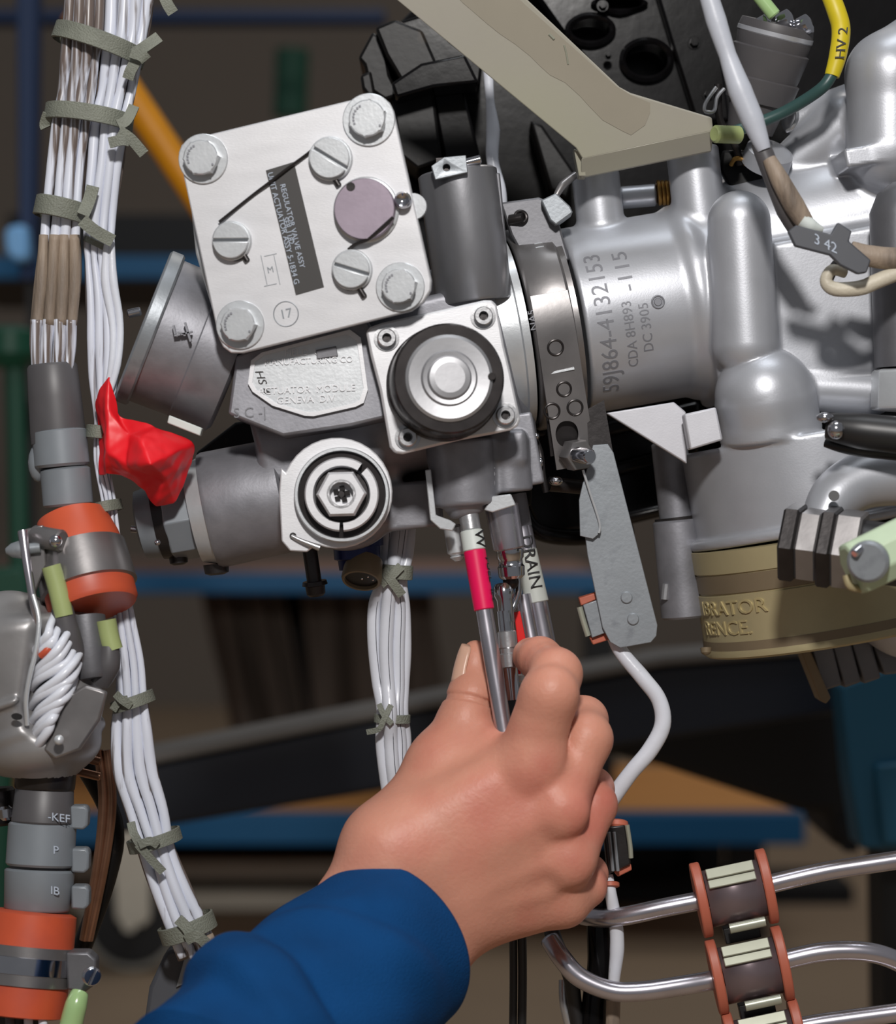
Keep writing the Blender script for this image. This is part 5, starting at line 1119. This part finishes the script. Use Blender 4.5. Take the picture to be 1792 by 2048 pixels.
tie(228, 1415, 304, 1390, 24, -8, 11.5, [[(232, 1388, -20), (244, 1400, -22), (262, 1412, -21)], [(226, 1420, -19), (238, 1404, -20), (256, 1398, -20)]])
tie(260, 1694, 358, 1666, 26, -8, 12, [[(262, 1645, -20), (268, 1668, -22), (282, 1692, -22)], [(276, 1688, -22), (300, 1716, -21), (326, 1744, -20)], [(278, 1690, -23), (300, 1682, -23), (316, 1690, -22)]])
tie(324, 1873, 426, 1837, 34, -8, 12, [[(356, 1838, -21), (374, 1856, -22), (388, 1880, -22)], [(372, 1880, -22), (392, 1872, -23), (412, 1886, -22)]])
tie(176, 862, 230, 868, 26, -8, 10); tie(212, 1180, 262, 1168, 24, -8, 10)
tie(192, 1018, 240, 1008, 22, -8, 10)
# dark heat shrink and stepped grey rings of the left branch
a = (W(128, 1010, -12)-W(104, 735, -12)).normalized()
t = thing('grey_backshell', 'dark grey shrink sleeve and stepped grey rings ending the left branch of the loom', 'sleeve', W(105, 860, -12))
k = lambda r: L(r, -12)
obj('shrink_sleeve', MB().lathe(W(104, 728, -12), a, [(0, k(46)), (0.001, k(50)), (0.012, k(53)), (0.024, k(55)), (0.028, k(55))], 48), 'grey_sleeve', t)
obj('ring', MB().lathe(W(118, 858, -13), a, [(0, k(46)), (0.0008, k(54)), (0.0125, k(55)), (0.0135, k(50))], 48), 'grey_plastic', t)
obj('ring', MB().lathe(W(130, 935, -13), a, [(0, k(44)), (0.0008, k(50)), (0.0130, k(50)), (0.0138, k(46))], 48), 'grey_plastic', t)
obj('side_bump', MB().ball(W(78, 925, -12), k(22), 16, (1, 1, 1.8)), 'grey_plastic', t)

# ================================================================== ORANGE COUPLING AND CLAMP
a = V(0.30, -0.35, -1.0); oC = W(142, 1030, -14); k = lambda r: L(r, -14)
t = thing('orange_coupling', 'orange silicone sleeve coupling with a grey metal clamp, left edge below the loom rings', 'coupling', oC)
obj('silicone_sleeve', MB().lathe(oC, a, [(0, k(58)), (0.001, k(70)), (0.010, k(84)), (0.020, k(90)), (0.0345, k(90)), (0.036, k(85)), (0.036, k(60))], 64), 'orange', t)
obj('clamp_band', MB().lathe(oC, a, [(0.0135, k(88)), (0.0138, k(92)), (0.0285, k(97)), (0.029, k(90))], 64, cap=False), 'band', t)
cB = W(112, 1082, -34)
obj('hinge_barrel', MB().rod(W(68, 1072, -30), W(125, 1082, -36), k(22), n=28, ch=0.0006), 'band', t)
obj('pin_head', MB().ball(cB+Vector((0.0005, -0.004, 0)), k(13), 16), 'chrome', t)
obj('latch_bar', MB().tube([W(46, 1062, -36), W(52, 1110, -38), W(66, 1200, -40), W(78, 1270, -38), W(72, 1330, -36), W(60, 1380, -34)], [k(10), k(9), k(8), k(7), k(7), k(6)], n=12), 'steel_pipe', t)
obj('latch_plate', MB().pxpoly([(34, 1062), (86, 1050), (92, 1130), (76, 1170), (60, 1210), (48, 1150)], -33, 3), 'band', t, bevel=0.5)
obj('latch_bolt', MB().lathe(W(12, 1102, -34), V(1, 0, 0.1), [(0, k(6)), (0.002, k(14)), (0.005, k(18)), (0.007, k(18)), (0.0075, k(11)), (0.012, k(11))], 24), 'bracket_steel', t)
o1 = obj('sight_tube', MB().tube([W(102, 1132, -38), W(116, 1180, -38), W(128, 1232, -38)], k(19), n=20), 'green_nub', t)
obj('dark_hose', MB().tube([W(124, 1215, -37), W(136, 1270, -36), W(152, 1325, -32)], [k(21), k(25), k(24)], n=20), 'grey_sleeve', t)
obj('sight_tube', MB().tube([W(212, 1240, -30), W(218, 1272, -30), W(226, 1300, -30)], k(20), n=20), 'green_nub', t)
obj('dark_hose', MB().tube([W(218, 1292, -30), W(216, 1330, -30), W(200, 1365, -28)], [k(20), k(24), k(20)], n=20), 'grey_sleeve', t)
# ================================================================== OPEN BACKSHELL WITH TWISTED WIRES
t = thing('open_backshell', 'large round grey metal backshell cut open over twisted white wires, left edge', 'backshell', W(60, 1400, -25))
c = (8, 1400); axb = V(0.16, -0.22, -1)
axd = np.array(V(0.28, -0.15, -0.95))
F = union([(s_cyl(Q(55, 1235, -18), Q(88, 1530, -22), 24.5, 6, 20), 0),
           (s_cone(Q(20, 1300, -18), Q(80, 1470, -20), 21, 19), 5),
           (s_torus(Q(84, 1478, -20), np.array(V(0.3, -0.25, -1)), 21.0, 1.8), 2),
           (s_torus(Q(70, 1420, -20), np.array(V(0.3, -0.25, -1)), 23.5, 1.2), 2),
           (s_cone(Q(112, 1235, -44), Q(98, 1420, -44), 7.5, 10.5), -3)])
lo = Q(-110, 1570, -52); hi = Q(235, 1195, 18)
sdf_obj('shell', F, np.minimum(lo, hi), np.maximum(lo, hi), 1.0, 'shell_grey', t)
rw = random.Random(4)
for i in range(12):
    y = 1262+i*17; sp = math.sin(math.pi*(i+0.8)/12.5); x1 = 92+52*sp+rw.uniform(-5, 5); yy = rw.uniform(-8, 8)
    obj('twisted_wire', MB().tube([W(60+6*(i % 2), y+58+yy, -35), W(80, y+34+yy, -42), W((80+x1)/2+6, y+8, -44-rw.uniform(0, 1.5)), W(x1, y-16-yy, -42), W(x1+14, y-44, -33)], [k(7), k(9), k(9.5), k(8), k(7)], n=10), 'wire_clean', t)
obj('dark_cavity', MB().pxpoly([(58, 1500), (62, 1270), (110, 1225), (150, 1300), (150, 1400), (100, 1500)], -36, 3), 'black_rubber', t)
obj('orange_wire', MB().tube([W(82, 1312, -44), W(94, 1300, -45), W(104, 1282, -43)], k(7), n=10), 'orange', t)
obj('front_rim', MB().tube([W(66, 1190, -42), W(78, 1240, -44), W(72, 1300, -45), W(60, 1350, -45), W(52, 1400, -44), W(54, 1450, -42)], k(5), n=10), 'light_steel', t)
obj('side_lug', MB().pxpoly([(135, 1390), (170, 1370), (200, 1378), (214, 1384), (200, 1440), (160, 1500), (110, 1520), (85, 1500), (110, 1450)], -42, 3), 'band', t, bevel=1.0)
obj('lug_rivet', MB().ball(W(118, 1480, -47), k(10), 16), 'light_steel', t)
obj('vent_slot', MB().lathe(W(34, 1433, -46), V(-0.1, -1, 0), [(0, k(11)), (0.0003, k(11))], 20, squash=0.6), 'black_rubber', t)
obj('inner_sleeve', MB().lathe(W(170, 1235, -26), V(0.15, -0.2, -1), [(0, k(40)), (0.020, k(34)), (0.022, k(28))], 32), 'dark_cast', t)
# ================================================================== LOWER GREY CONNECTOR STACK
a = V(-0.05, -0.10, -1); o = W(92, 1535, -18)
t = thing('ringed_connector', 'stack of grey plastic rings with side lugs below the metal backshell, lower left', 'connector', o)
kk = lambda r: L(r, -18)
def seg(y0, y1, r0, r1, m, nm='ring', x=0):
    cx0 = 92-0.06*(y0-1535)+x; q = W(cx0, y0, -18); l_ = (y1-y0)*S*0.98
    obj(nm, MB().lathe(q, a, [(0, kk(r0)*0.94), (0.0008, kk(r0)), (l_-0.0008, kk(r1)), (l_, kk(r1)*0.94)], 56), m, t)
seg(1525, 1580, 62, 60, 'dark_metal', 'neck'); seg(1572, 1648, 58, 62, 'grey_sleeve', 'dark_ring'); seg(1646, 1732, 68, 68, 'grey_plastic'); seg(1738, 1820, 70, 66, 'grey_plastic'); seg(1728, 1742, 60, 60, 'grey_sleeve', 'gap_ring'); seg(1815, 1850, 62, 62, 'grey_sleeve', 'lower_neck')
for (y, x, h) in ((1636, 158, 24), (1722, 160, 25), (1796, 160, 24)): obj('side_lug', MB().pxpoly([(x-18, y-h), (x+12, y-h), (x+18, y-h+8), (x+17, y+h-8), (x+8, y+h), (x-18, y+h-2)], -22, 7), 'grey_plastic', t, bevel=0.8)
for (y, s_, x) in ((1700, 'AP', 104), (1782, 'IB', 110), (1636, '-KEF', 118)):
    obj('raised_print', text_on(MB(), s_, 0.0040, 0.0001, lambda u, v, h, X=x, Y=y: W(X, Y, -18-11.6+abs(X-90)*0.02)+Vector((u, -h+0.1*u, v-u*0.15))), 'label_text', t, smooth=False)
# copper brown pipes and bright fitting behind
t = thing('copper_pipes', 'pair of dark copper pipes with bright fittings between connector and loom', 'pipe', W(200, 1650, 20))
for dx in (0, 18): obj('pipe', MB().tube([W(196+dx, 1500, 20), W(206+dx, 1600, 20), W(196+dx*0.8, 1720, 22), W(168+dx*0.5, 1880, 26)], kk(10), n=14), 'copper', t)
for y in (1518, 1548): obj('fitting', MB().rod(W(152, y-6, 6), W(202, y+6, 6), kk(9), n=16, ch=0.0004), 'copper', t)
o = obj('dark_cable_run', MB().tube([W(150, 1500, 30), W(225, 1640, 30), W(212, 1760, 32), W(150, 1930, 34)], L(20, 30), n=16), 'black_matt'); tag(o, 'dark cable run behind the copper pipes, lower left', 'cable')
t = thing('edge_connector', 'dark connector with a shiny tip at the left edge beside the ring stack', 'connector', W(10, 1620, -10))
obj('shell', MB().rod(W(0, 1575, -6), W(6, 1650, -6), L(30), n=28, ch=0.001), 'dark_metal', t)
obj('chrome_tip', MB().rod(W(10, 1612, -18), W(14, 1640, -18), L(14), n=20, ch=0.001), 'chrome', t)
# ================================================================== LOWER ORANGE CLAMP
a = V(-0.10, -0.14, -1); o = W(66, 1822, -20)
t = thing('lower_orange_coupling', 'orange silicone sleeve with a bright worm clamp in the bottom left corner', 'coupling', o)
k = lambda r: L(r, -20)
obj('silicone_sleeve', MB().lathe(o, a, [(0, k(76)), (0.001, k(88)), (0.0125, k(90)), (0.030, k(88)), (0.036, k(86)), (0.0365, k(76))], 72), 'orange', t)
obj('clamp_band', MB().lathe(o, a, [(0.0118, k(88)), (0.012, k(93)), (0.0255, k(93)), (0.0257, k(87))], 72, cap=False), 'band', t)
obj('raised_strip', MB().lathe(o, a, [(0.0155, k(93)), (0.0157, k(95)), (0.0215, k(95)), (0.0217, k(93))], 72, cap=False), 'chrome', t)
obj('worm_housing', MB().pxpoly([(132, 1905), (176, 1905), (192, 1920), (192, 1968), (170, 1985), (134, 1980)], -30, 9), 'dark_cast', t, bevel=0.8)
slot_screw(t, W(183, 1952, -38), V(0.25, -1, 0.05), k(17), 0.003, 1.15, 'chrome', 'worm_screw')
obj('wire_end', MB().tube([W(30, 1990, -20), W(32, 2060, -20), W(30, 2120, -20)], k(60), n=36), 'black_rubber', t)
for x in (18, 55, 84): obj('core_wire', MB().tube([W(x, 2010, -32), W(x+2, 2060, -34), W(x, 2120, -34)], k(9), n=12), 'wire_clean' if x > 50 else 'grey_sleeve', t)
o = obj('pale_green_hose', MB().tube([W(160, 1985, -34), W(152, 2010, -36), W(142, 2050, -36), W(130, 2110, -36)], [k(17), k(22), k(23), k(24)], n=20), 'pale_green'); tag(o, 'short glossy pale green hose hanging from the lower orange clamp', 'hose')
o = obj('grey_block', MB().pxpoly([(298, 1975), (330, 1905), (345, 1897), (410, 1925), (430, 1960), (400, 2100), (280, 2100)], 6, 14), 'grey_tag', bevel=2); tag(o, 'slate grey box corner behind the sleeve, under the end of the loom', 'box')
obj('pale_edge', MB().pxpoly([(352, 1975), (370, 1912), (400, 1925), (420, 1945)], 4.6, 1), 'bracket_steel', o, bevel=0.3)

# ================================================================== CENTRE WIRES
T2 = thing('centre_wires', 'bundle of four clean white wires hanging behind the hand, tied in two places', 'wire bundle', W(780, 1300, 20))
def path(pts, r, m='wire_clean', nm='wire', par=T2, st=True):
    P_ = [W(*p) for p in pts]; o = obj(nm, MB().tube(P_, L(r, 20), n=16), m, par, ang=None)
    if st and r > 11.5:
        q = [p+Vector((L(r*0.35), -L(r*0.96), 0)) for p in P_]
        obj('trace_thread', MB().tube(q, L(0.7), n=6), 'wire_stripe', o)
path([(776, 1050, 24), (772, 1110, 22), (768, 1160, 18), (750, 1210, 20), (748, 1280, 20), (756, 1360, 20), (766, 1420, 18), (764, 1480, 20), (770, 1540, 20), (782, 1620, 20)], 13.5)
path([(796, 1050, 24), (790, 1110, 20), (782, 1160, 16), (776, 1220, 18), (772, 1300, 18), (776, 1370, 18), (780, 1425, 15), (782, 1480, 18), (786, 1540, 18), (796, 1620, 20)], 14.5)
path([(808, 1050, 24), (800, 1110, 22), (792, 1160, 18), (798, 1220, 20), (796, 1300, 20), (796, 1370, 20), (794, 1425, 18), (800, 1480, 20), (802, 1540, 20), (812, 1620, 20)], 14)
path([(822, 1050, 24), (816, 1110, 22), (804, 1160, 20), (810, 1220, 22), (812, 1300, 22), (808, 1370, 22), (806, 1425, 20), (812, 1480, 22), (808, 1540, 22), (820, 1620, 22)], 11)
def tie2(x0, y0, x1, y1, wpx, mm0, dep, tails): return tie(x0, y0, x1, y1, wpx, mm0, dep, tails, par=T2)
tie2(755, 1142, 822, 1146, 30, 18, 5, [[(765, 1140, 12), (782, 1160, 11), (804, 1190, 13)], [(802, 1132, 12), (784, 1150, 11), (762, 1168, 12)]])
tie2(752, 1436, 817, 1438, 18, 19, 4.6, [[(758, 1408, 13), (768, 1430, 12), (784, 1448, 12)], [(782, 1410, 13), (768, 1438, 11.5), (758, 1458, 12), (734, 1464, 14)]])
obj('bundle_sleeve', MB().tube([W(802, 1010, 26), W(800, 1076, 24)], L(28, 24), n=24, squash=0.6), 'brown_sleeve', T2)
# blue connector with dark open ring
t = thing('blue_connector', 'dark blue connector with an open threaded ring under the hex plug', 'connector', W(715, 1110, 14))
obj('body', MB().lathe(W(712, 1060, 14), V(0.05, 0, -1), [(0, L(55)), (0.006, L(54)), (0.0062, L(48)), (0.0105, L(47)), (0.011, L(40)), (0.0145, L(38))], 40), 'blue_conn', t)
a = V(-0.12, -0.62, -1)
obj('ring', MB().lathe(W(728, 1122, 12), a, [(0.0, L(38)), (0.0075, L(41)), (0.0085, L(39)), (0.0085, L(34)), (0.001, L(32)), (0.001, 0)], 48), 'brass_dark', t)
obj('ring_socket', MB().lathe(W(728, 1122, 12), a, [(0.0072, L(33.5)), (0.0074, 0)], 40), 'black_rubber', t)
for dx, dy in ((-4, 6), (8, 2), (18, 8)): obj('contact_pin', MB().ball(W(728+dx, 1152+dy, 0), L(2.2), 8), 'chrome', t)
t = thing('hanging_bolt', 'dark bolt hanging head down below the eared plug', 'bolt', W(628, 1150, 8))
obj('shank', MB().rod(W(618, 1090, 8), W(630, 1172, 8), L(15), n=24), 'dark_metal', t)
obj('head', MB().lathe(W(629, 1162, 8), V(0.12, 0.1, -1), [(0, L(24)), (L(8), L(26)), (L(10), L(20)), (L(26), L(19)), (L(31), L(14))], 24), 'dark_metal', t)
# ================================================================== HAND AND SLEEVE
def X(x, y, d): return Q(x, y, d)
T3 = thing('person', 'bare right hand and wrist in a navy blue sleeve gripping the marked tube and wrench', 'person', W(860, 1800, -30))
hand_mat = 'skin'
wr1 = X(712, 1835, -40); wr2 = X(830, 1925, -34)
palm = [
 (s_cone(wr1, X(780, 1700, -38), 15.0, 15.0), 0),
 (s_cone(wr2, X(900, 1820, -32), 15.0, 15.5), 10),
 (s_cone(X(650, 1930, -52), wr1, 16, 15.0), 8), (s_cone(X(760, 2010, -48), wr2, 16, 15.0), 8),
 (s_cone(X(780, 1700, -38), X(1052, 1535, -36), 15.0, 11.5), 10),     # index metacarpal
 (s_cone(X(800, 1760, -38), X(1105, 1618, -38), 14.5, 10.5), 9),      # middle metacarpal
 (s_cone(X(850, 1800, -34), X(1125, 1718, -34), 14.5, 10.0), 9),      # ring metacarpal
 (s_cone(X(890, 1835, -28), X(1120, 1795, -26), 14.0, 10.0), 9),      # little metacarpal
 (s_cone(X(900, 1700, -24), X(1080, 1680, -18), 16, 13), 9),           # palm depth
 (s_cone(X(780, 1690, -30), X(885, 1530, -22), 13.5, 11.0), 9),        # thumb metacarpal
 (s_cone(X(885, 1530, -22), X(980, 1500, -24), 10.5, 9.5), 8),         # web
 (s_ell(X(1075, 1528, -44), ((0.8, 0, 0.6), (0, 1, 0), (-0.6, 0, 0.8)), (10, 6.5, 8.5)), 5),  # knuckles
 (s_ell(X(1128, 1622, -45), ((1, 0, 0), (0, 1, 0), (0, 0, 1)), (8.5, 5.5, 8)), 5),
 (s_ell(X(1138, 1722, -40), ((1, 0, 0), (0, 1, 0), (0, 0, 1)), (7.5, 5, 7.5)), 5),
]
thumb = union([(s_cone(X(885, 1530, -22), X(932, 1440, -16), 11.0, 9.6), 0), (s_cone(X(932, 1440, -16), X(946, 1392, -13), 9.6, 8.6), 3),
               (s_cone(X(946, 1392, -13), X(950, 1338, -9), 8.8, 6.4), 3), (s_ell(X(951, 1328, -9), ((1, 0, 0), (0, 1, 0), (0, 0, 1)), (6.0, 5.6, 8.5)), 3)])
index = union([(s_cone(X(1058, 1520, -38), X(1098, 1392, -44), 11.2, 9.8), 0), (s_cone(X(1098, 1392, -44), X(1112, 1348, -36), 9.6, 8.7), 3),
               (s_cone(X(1112, 1348, -36), X(1080, 1318, -21), 8.8, 7.6), 2.5), (s_cone(X(1080, 1318, -21), X(1062, 1312, -14), 7.6, 6.6), 2),
               (s_ell(X(1108, 1380, -48), ((1, 0, 0), (0, 1, 0), (0, 0, 1)), (6.5, 5, 7)), 4)])
middle = union([(s_cone(X(1118, 1610, -38), X(1172, 1478, -32), 9.8, 8.8), 0), (s_cone(X(1172, 1478, -32), X(1168, 1440, -16), 8.9, 8.0), 3),
                (s_cone(X(1168, 1440, -16), X(1110, 1420, -2), 8.0, 6.8), 3)])
ring = union([(s_cone(X(1140, 1712, -34), X(1186, 1610, -26), 9.2, 8.0), 0), (s_cone(X(1186, 1610, -26), X(1184, 1578, -10), 8.0, 7.4), 3),
              (s_cone(X(1184, 1578, -10), X(1120, 1560, 2), 7.4, 6.4), 3)])
little = union([(s_cone(X(1128, 1800, -26), X(1170, 1772, -20), 8.8, 7.2), 0), (s_cone(X(1170, 1772, -20), X(1176, 1748, -10), 7.2, 6.6), 3),
                (s_cone(X(1176, 1748, -10), X(1120, 1720, 2), 6.6, 5.8), 3)])
hp = union(palm)
fing = [(thumb, 3.5), (index, 5.0), (middle, 3.5), (ring, 3.0), (little, 3.5)]
# tendon furrows on the back of the hand and skin folds
fur = [(s_cone(X(985, 1650, -58), X(1075, 1600, -56), 1.6, 2.6), 6), (s_cone(X(1000, 1735, -56), X(1090, 1690, -54), 1.6, 3.0), 6), (s_cone(X(1010, 1805, -50), X(1090, 1775, -46), 1.4, 2.4), 6)]
crease = [(s_torus(X(940, 1402, -14), X(946, 1380, -13)-X(932, 1440, -16), 8.9, 0.35), 1.6), (s_torus(X(939, 1410, -14.4), X(946, 1380, -13)-X(932, 1440, -16), 9.1, 0.3), 1.4)]
def HF(p):
    d = hp(p); fs_ = [f(p) for f, k_ in fing]
    f_ = fs_[0]
    dd_ = smin(d, fs_[0], 4.5)
    rest = smin(smin(smin(fs_[1], fs_[2], 1.0), fs_[3], 1.0), fs_[4], 1.0)
    dd_ = smin(dd_, rest, 4.5)
    for f, k_ in fur+crease: dd_ = -smin(-dd_, f(p), k_)
    return dd_
lo = X(600, 2060, -70); hi = X(1265, 1270, 14)
hand = sdf_obj('hand', HF, np.minimum(lo, hi), np.maximum(lo, hi), 0.85, 'skin', T3, 'bare skin of the hand and wrist')
# thumb nail
c_ = W(914, 1322, -13)
g = MB(); vs = []; n1, n2 = 10, 10
ax_l = (W(930, 1280, -9)-W(912, 1360, -13)).normalized(); ax_w = V(0.42, -0.9, 0.05); ax_w = (ax_w-ax_l*ax_w.dot(ax_l)).normalized(); ax_n = ax_w.cross(ax_l)
if ax_n.dot(Vector((-1, -0.4, 0))) < 0: ax_n = -ax_n
for i in range(n1+1):
    for j in range(n2+1):
        u = -1+2*i/n1; v = j/n2; wd = 0.0044*(1-0.18*v if v < 0.75 else (1-0.18*v)*math.sqrt(max(0.02, 1-((v-0.75)/0.27)**2)))
        vs.append(c_+ax_l*(v-0.55)*0.0145+ax_w*u*wd+ax_n*(0.0001-0.0024*u*u-0.002*(v-0.4)**2))
fs = [[i*(n2+1)+j, (i+1)*(n2+1)+j, (i+1)*(n2+1)+j+1, i*(n2+1)+j+1] for i in range(n1) for j in range(n2)]
nail = obj('thumb_nail', g.add(vs, fs), 'nail', hand, ang=None); md = nail.modifiers.new('s', 'SOLIDIFY'); md.thickness = 0.0003
# sleeve: one cloth surface round the forearm, rolled in at the cuff
sA = Vector([float(q)/1000 for q in X(788, 1886, -40)]); sB = Vector([float(q)/1000 for q in X(458, 2158, -112)])
u = (sB-sA).normalized(); e2S = V(-0.64, 0, 0.77); e2S = (e2S-u*e2S.dot(u)).normalized(); e1S = e2S.cross(u)
if e1S.y > 0: e1S = -e1S
g = MB(); vs = []; fs = []; NT = 96; LS = 0.105; NS = 110
def bump(x, w): return math.exp(-(x/w)**2)
rows_ = [(0.012, 0.0272, True), (0.004, 0.0278, True), (0.0008, 0.0286, True), (-0.0006, 0.0298, True), (0.0002, 0.0312, True)]
for i in range(NS+1): rows_.append((0.0016+LS*i/NS, None, False))
for (s_, rf, edge) in rows_:
    for j in range(NT):
        th = 2*math.pi*j/NT; c_, q_ = math.cos(th), math.sin(th)   # c_: towards the lens, q_: up and left
        if edge: r = rf
        else:
            r = 0.0318+0.010*s_
            side = max(0, q_*0.8+c_*0.45)
            f0 = 0.064+0.010*c_-0.004*q_
            r += 0.0070*side*(1/(1+math.exp(-(s_-f0)/0.0028)))-0.0075*side*(1/(1+math.exp(-(s_-f0-0.021)/0.0016)))
            r -= 0.0022*bump(s_-f0+0.006, 0.004)*max(0, c_+0.2)
            r += 0.0016*bump(s_-0.030-0.012*q_, 0.006)*max(0, c_)-0.0012*bump(s_-0.021-0.015*q_, 0.004)*max(0, c_)
            r += 0.0010*math.sin(th*3+s_*70)*min(1, s_/0.02)+0.0006*math.sin(th*7-s_*130)*min(1, s_/0.03)
        vs.append(sA+u*s_+(e1S*c_+e2S*q_)*r)
n_ = len(rows_)
for i in range(n_-1):
    for j in range(NT): fs.append([i*NT+j, i*NT+(j+1) % NT, (i+1)*NT+(j+1) % NT, (i+1)*NT+j])
fs.append([(n_-1)*NT+j for j in range(NT)])
slv = obj('sleeve', g.add(vs, fs), 'navy', T3, 'navy blue cotton sleeve with a rounded cuff', ang=None)
